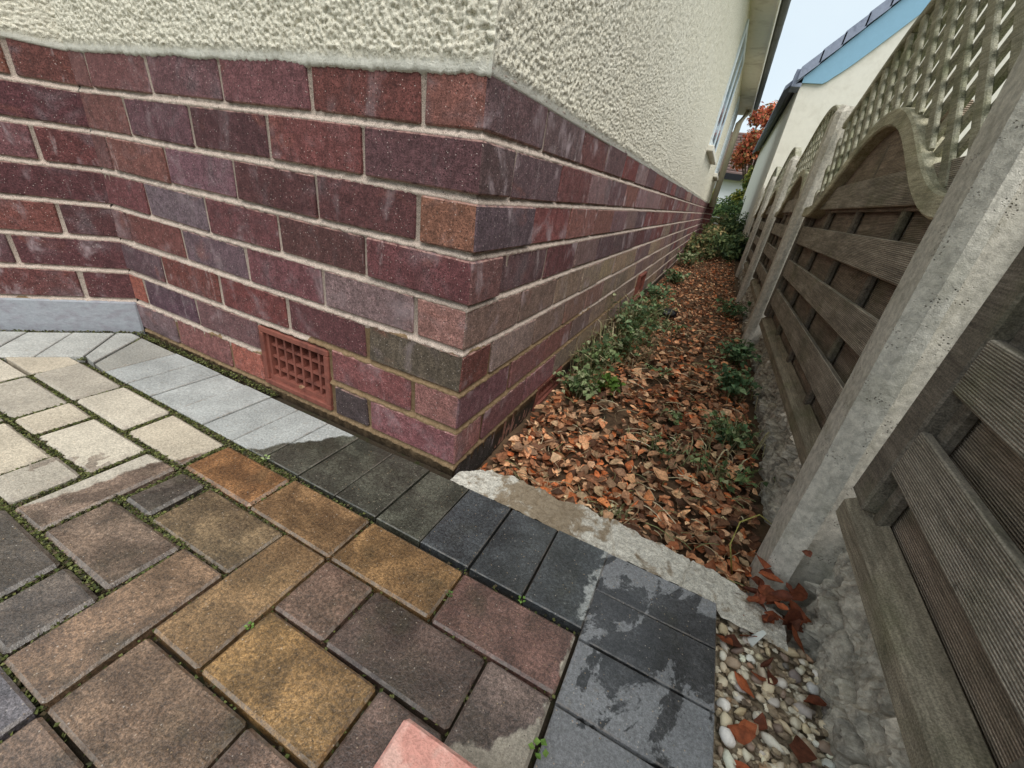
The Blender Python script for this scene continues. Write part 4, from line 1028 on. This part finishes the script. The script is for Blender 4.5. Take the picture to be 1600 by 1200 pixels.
# ------------------------------------------------------------------ fallen leaves
def leaf_shape(kind):
    r = random.Random(kind); nu, nv = 6, 5; V = []
    asp = r.uniform(.5, .8); curl = r.uniform(-1.5, 2.4); roll = r.choice((r.uniform(.15, .8), r.uniform(.6, 2.2))) * r.choice((1, 1, -1)); tw = r.uniform(-.8, .8); bend = r.uniform(-.25, .25)
    for i in range(nu):
        t = i / (nu - 1); hw = asp * .5 * math.sin(math.pi * min(.985, max(.02, t ** .85))) ** .8 * (1 + .22 * r.uniform(-1, 1))
        for j in range(nv):
            s = (j / (nv - 1) * 2 - 1); wl_ = s * hw; ang = roll * s * .6 + tw * (t - .5)
            z = abs(wl_) * math.sin(abs(ang)) * (1 if roll > 0 else -1) + .10 * curl * (t - .5) ** 2 * 2 + r.uniform(-.025, .025)
            V.append((t - .5 , wl_ * math.cos(ang) + bend * (t - .5) ** 2 * 2, z))
    return np.array(V), grid_faces(nu, nv)
SH = [leaf_shape(k) for k in range(16)]
LME = [mesh('fallen_leaf', V, F, M['leaf'], True) for V, F in SH]
LC = [(232, 204, 174), (204, 154, 120), (218, 174, 140), (184, 134, 104), (164, 130, 106), (226, 186, 152), (154, 114, 90), (208, 130, 86), (230, 198, 168), (122, 94, 76), (190, 158, 130), (212, 146, 104), (176, 158, 134), (164, 140, 118), (146, 122, 104)]
def on_path():
    while True:
        y = -.01 + 1.25 * random.random() ** 1.5; x = random.uniform(.02, .60)
        lim = np.interp(x, [.01, .05, .11, .22, .32, .45, .6], [.105, .088, .080, .066, .066, .056, .030])
        if y > lim - .012: return x, y
nl = 0
for k in range(285):
    x, y = on_path() if k < 240 else (random.gauss(.592, .03), random.gauss(.018, .032))
    if k >= 270: x, y = random.uniform(.515, .63), random.uniform(-.24, -.03)
    if k >= 240 and x < .53 and k < 270: x = .585
    s = random.choice((random.uniform(.016, .030), random.uniform(.026, .046))) * (1.0 if k < 240 else .95)
    z = float(path_z(x, y)) + random.uniform(-.002, .020) if k < 240 else (-.03 + random.uniform(0, .022) if k < 270 else -.018)
    if k >= 240 and k < 270: z += max(0, .018 - abs(x - .592) * .3)
    rot = (random.gauss(0, .36), random.gauss(0, .36), random.uniform(0, 6.28))
    c = random.choice(LC) if k < 240 else random.choice([(128, 74, 52), (108, 62, 46), (150, 86, 58), (92, 56, 44)])
    c = (c[0], c[1] * .94, c[2] * .86)
    o = link('fallen_leaf', random.choice(LME), None, (x, y, z), rot, S(*wob(c, .12))); o.scale = (s, s, s)
    lum = c[0] + c[1] + c[2]; tone_ = 'pale tan' if lum > 480 else ('dark brown' if lum < 325 else ('orange brown' if c[0] - c[2] > 105 else 'dull brown'))
    where = 'close behind the concrete kerb' if y < .14 else ('beside the foot of the brick wall' if x < .15 else ('beside the rocky gravel board' if x > .48 else ('in the middle of the passage near the kerb' if y < .45 else 'in the middle of the passage farther back')))
    if k < 240: tag(o, ('large ' if s > .030 else 'small ') + tone_ + ' fallen leaf ' + where, 'leaf', 'fallen leaves on the passage floor')
    elif k < 270: tag(o, ('dark' if lum < 250 else 'reddish') + ' brown leaf in the pile at the foot of the nearest post, ' + ('over the gravel' if y < .0 else 'against the concrete'), 'leaf', 'leaves piled at the nearest post')
    else: tag(o, ('dark' if lum < 250 else 'reddish') + ' brown leaf lying on the pebbles, ' + ('beside the grey pavers' if x < .565 else 'beside the rocky gravel board'), 'leaf', 'leaves on the pebbles')
def leaf_mass():
    n = 12500
    y = .0 + 6.0 * rng.random(n) ** 1.6; x = .02 + .58 * rng.random(n)
    keep = fbm(x * 9, y * 7, 2.5) + .25 * rng.random(n) + np.clip((y - 1.3) * .2, 0, .4) > -.30; x, y = x[keep], y[keep]; n = len(x)
    lim = np.interp(x, [.01, .05, .11, .22, .32, .45, .6], [.105, .088, .080, .066, .066, .056, .030]); y = np.maximum(y, lim - .006 + .015 * rng.random(n)); y = np.where((rng.random(n) < .012) & (y < .12), y - .05 * rng.random(n), y)
    s = (.010 + .028 * rng.random(n) ** 1.3) * np.where(y > 1.3, .85, 1); z = path_z(x, y) - .012 + .026 * rng.random(n) ** 1.5 + .012 * fbm(x * 6, y * 6)
    sel = np.ones(n, bool); Vs, Fs, off = [], [], 0; cols = pick(n, LC + [(96, 72, 58), (84, 64, 52), (120, 88, 70), (110, 76, 56), (140, 92, 66)], .24) * np.array([1.0, .84, .70]); cc = []
    dim = np.array(S(150, 118, 92)[:3])
    for i in range(n):
        V, F = SH[rng.integers(0, 16)]
        a, b, c = rng.normal() * .38, rng.normal() * .38, rng.random() * 6.283
        Rm = np.array(Matrix.Rotation(c, 3, 'Z') @ Matrix.Rotation(b, 3, 'Y') @ Matrix.Rotation(a, 3, 'X'))
        Vs.append((V * s[i]) @ Rm.T + (x[i], y[i], z[i])); Fs.append(F + off); off += len(V)
    link('leaf_litter', tint_mesh('leaf_litter', np.concatenate(Vs), np.concatenate(Fs), cols, 30, M['leafm']), kind='stuff')
leaf_mass()
def debris():
    V, F, C = [], [], []
    for k in range(420):
        y = .06 + 1.7 * random.random() ** 1.6; x = random.uniform(.03, .58); a = random.uniform(0, 6.28); L = random.uniform(.015, .07); z = float(path_z(x, y)) + random.uniform(.0, .018); o = len(V); wd_ = random.uniform(.0005, .0011)
        c, sn = math.cos(a), math.sin(a)
        for q in range(4):
            tt = q / 3; px, py, pz = x + c * L * (tt - .5) + .12 * L * sn * math.sin(tt * 3), y + sn * L * (tt - .5), z + L * .12 * math.sin(tt * 3.1)
            V += [(px - sn * wd_, py + c * wd_, pz), (px + sn * wd_, py - c * wd_, pz), (px, py, pz + wd_ * 1.6)]
        for q in range(3):
            for e in range(3): F.append((o + q * 3 + e, o + q * 3 + (e + 1) % 3, o + q * 3 + 3 + (e + 1) % 3, o + q * 3 + 3 + e))
    C = pick(420, [(190, 176, 140), (150, 130, 100), (110, 92, 70), (206, 194, 162), (130, 134, 90)], .15)
    link('twig_litter', tint_mesh('twig_litter', np.array(V), F, C, 12, M['moss']), kind='stuff')
debris()
V, F = tube([(.548, .115, -.07), (.520, .105, .0), (.525, .13, .035), (.555, .16, .045), (.585, .165, .03)], [.0016, .0016, .0014, .0012, .0008], 6)
tag(obj('bramble_shoot', V, F, M['green_leaf'], smooth=True, color=S(176, 170, 96)), 'thin arching yellow green shoot in the leaves beside the nearest post', 'plant')
tag(link('fallen_leaf', LME[3], None, (.353, -.348, -.004), (0, 0, .8), S(128, 104, 72)), 'single round brown leaf lying flat on a grey paver at the bottom', 'leaf').scale = (.015, .019, .008)
tag(link('fallen_leaf', LME[5], None, (.635, .058, .148), (.3, .2, 1.6), S(170, 132, 96)), 'small tan leaf caught on the bottom rail of the close fence panel', 'leaf').scale = (.02, .016, .02)
tag(link('fallen_leaf', LME[7], None, (.606, .060, .075), (.9, .2, .6), S(112, 66, 50)), 'crumpled leaf stuck in the gap beside the nearest post', 'leaf').scale = (.022, .02, .024)
tag(link('fallen_leaf', LME[2], None, (-.415, -.006, .035), (1.2, .3, 1.0), S(150, 118, 92)), 'tiny dry leaf caught on the grille of the front air brick', 'leaf').scale = (.014, .010, .012)

# ------------------------------------------------------------------ pebbles
def ico():
    t = (1 + 5 ** .5) / 2
    V = [Vector(v).normalized() for v in ((-1, t, 0), (1, t, 0), (-1, -t, 0), (1, -t, 0), (0, -1, t), (0, 1, t), (0, -1, -t), (0, 1, -t), (t, 0, -1), (t, 0, 1), (-t, 0, -1), (-t, 0, 1))]
    F = [(0, 11, 5), (0, 5, 1), (0, 1, 7), (0, 7, 10), (0, 10, 11), (1, 5, 9), (5, 11, 4), (11, 10, 2), (10, 7, 6), (7, 1, 8), (3, 9, 4), (3, 4, 2), (3, 2, 6), (3, 6, 8), (3, 8, 9), (4, 9, 5), (2, 4, 11), (6, 2, 10), (8, 6, 7), (9, 8, 1)]
    mid = {}; F2 = []
    def mp(a, b):
        k = (min(a, b), max(a, b))
        if k not in mid: mid[k] = len(V); V.append(((V[a] + V[b]) / 2).normalized())
        return mid[k]
    for a, b, c in F:
        x, y, z = mp(a, b), mp(b, c), mp(c, a); F2 += [(a, x, z), (b, y, x), (c, z, y), (x, y, z)]
    return np.array([tuple(v) for v in V]), F2
IV, IF = ico()
def peb(k):
    P = IV * np.array([1, .74 + .2 * math.sin(k * 2.1), .56 + .12 * math.cos(k * 1.7)]); return P * (1 + .52 * vnoise(IV[:, 0] * 1.4 + k * 3.3, IV[:, 1] * 1.4, IV[:, 2] * 1.4 + k))[:, None]
PME = [mesh('pebble', peb(k), IF, M['pebble'], True) for k in range(10)]
PC = [(226, 218, 200), (214, 200, 170), (200, 180, 146), (174, 152, 130), (150, 130, 114), (232, 228, 218), (196, 188, 176), (214, 198, 164), (232, 226, 212), (176, 140, 112), (130, 120, 112), (224, 214, 190)]
placed = []
for k in range(3000):
    if len(placed) >= 190: break
    x, y = random.uniform(.513, .655), random.uniform(-.44, -.035); s = random.uniform(.0045, .009) if k % 3 else random.uniform(.008, .013)
    if x + s > .652 + (y + .3) * .0 or x - s < .508: continue
    if any((x - a) ** 2 + (y - b) ** 2 < (.72 * (s + c)) ** 2 for a, b, c in placed): continue
    placed.append((x, y, s)); pc = random.choice(PC); lum = sum(pc)
    pt = 'white' if lum > 640 else ('cream' if lum > 545 else ('tan' if lum > 440 else ('grey' if pc[0] - pc[2] < 22 else 'brown')))
    o = link('pebble', random.choice(PME), None, (x, y, -.030 + s * .35 + random.uniform(0, .003)), (random.gauss(0, .3), random.gauss(0, .3), random.uniform(0, 6.28)), S(*wob(pc, .08))); o.scale = (s, s, s)
    tag(o, ('large ' if s > .0095 else ('small ' if s < .0065 else 'middling ')) + pt + ' pebble in the gravel strip, ' + ('beside the grey pavers' if x < .555 else ('beside the rocky gravel board' if x > .61 else 'in its middle')) + (' near the kerb' if y > -.15 else ' low in the photo'), 'pebble', 'pebbles in the gravel strip')
def gravel_bed():
    n = 2200; V, F, off, C = [], [], 0, []
    for i in range(n):
        s = random.uniform(.003, .007); P = peb(i % 10) * s + (random.uniform(.508, .665), random.uniform(-.9, -.03), -.034 + random.uniform(0, .008)); V.append(P); F += [tuple(a + off for a in f) for f in IF]; off += len(P)
    link('gravel', tint_mesh('gravel', np.concatenate(V), F, pick(n, [(206, 190, 162), (176, 158, 132), (150, 132, 110), (222, 212, 190), (116, 102, 86)], .15), len(IV), M['moss']), kind='stuff')
    V, F = box(.506, .70, -1.5, -.03, -.12, -.034); obj('gravel_bed', V, F, M['pebble_mix'], kind='structure')
gravel_bed()
V, F = bbox(-.013, .013, -.006, .006, 0, .004, .001, .001); V = [(x, y * (1 - .5 * (x > 0)), z + x * .5) for x, y, z in V]
tag(obj('shell_shard', V, F, M['pale'], loc=(.560, -.052, -.018), rot=(.4, -.5, 1.0)), 'white ribbed shell shard at the edge of the pebbles by the kerb', 'shell')
# loose pink brick at the bottom edge of the picture
V, F = bbox(-.1075, .1075, -.1025, 0, 0, .065, .004, .0012)
lb = obj('loose_brick', V, F, M['pinkbrick'], loc=(.2085 + .1075, -.402, -.0055)); tag(lb, 'loose salmon pink brick resting on the brown pavers at the bottom edge', 'brick')
# black bag scrap on the passage
V = IV * np.array([.055, .035, .028]) * (1 + .35 * vnoise(IV[:, 0] * 2.2, IV[:, 1] * 2.2, IV[:, 2] * 2.2))[:, None]
tag(obj('plastic_scrap', V, IF, M['black'], loc=(.205, 1.85, -.015)), 'crumpled scrap of black plastic on the leaves halfway along the passage', 'litter')
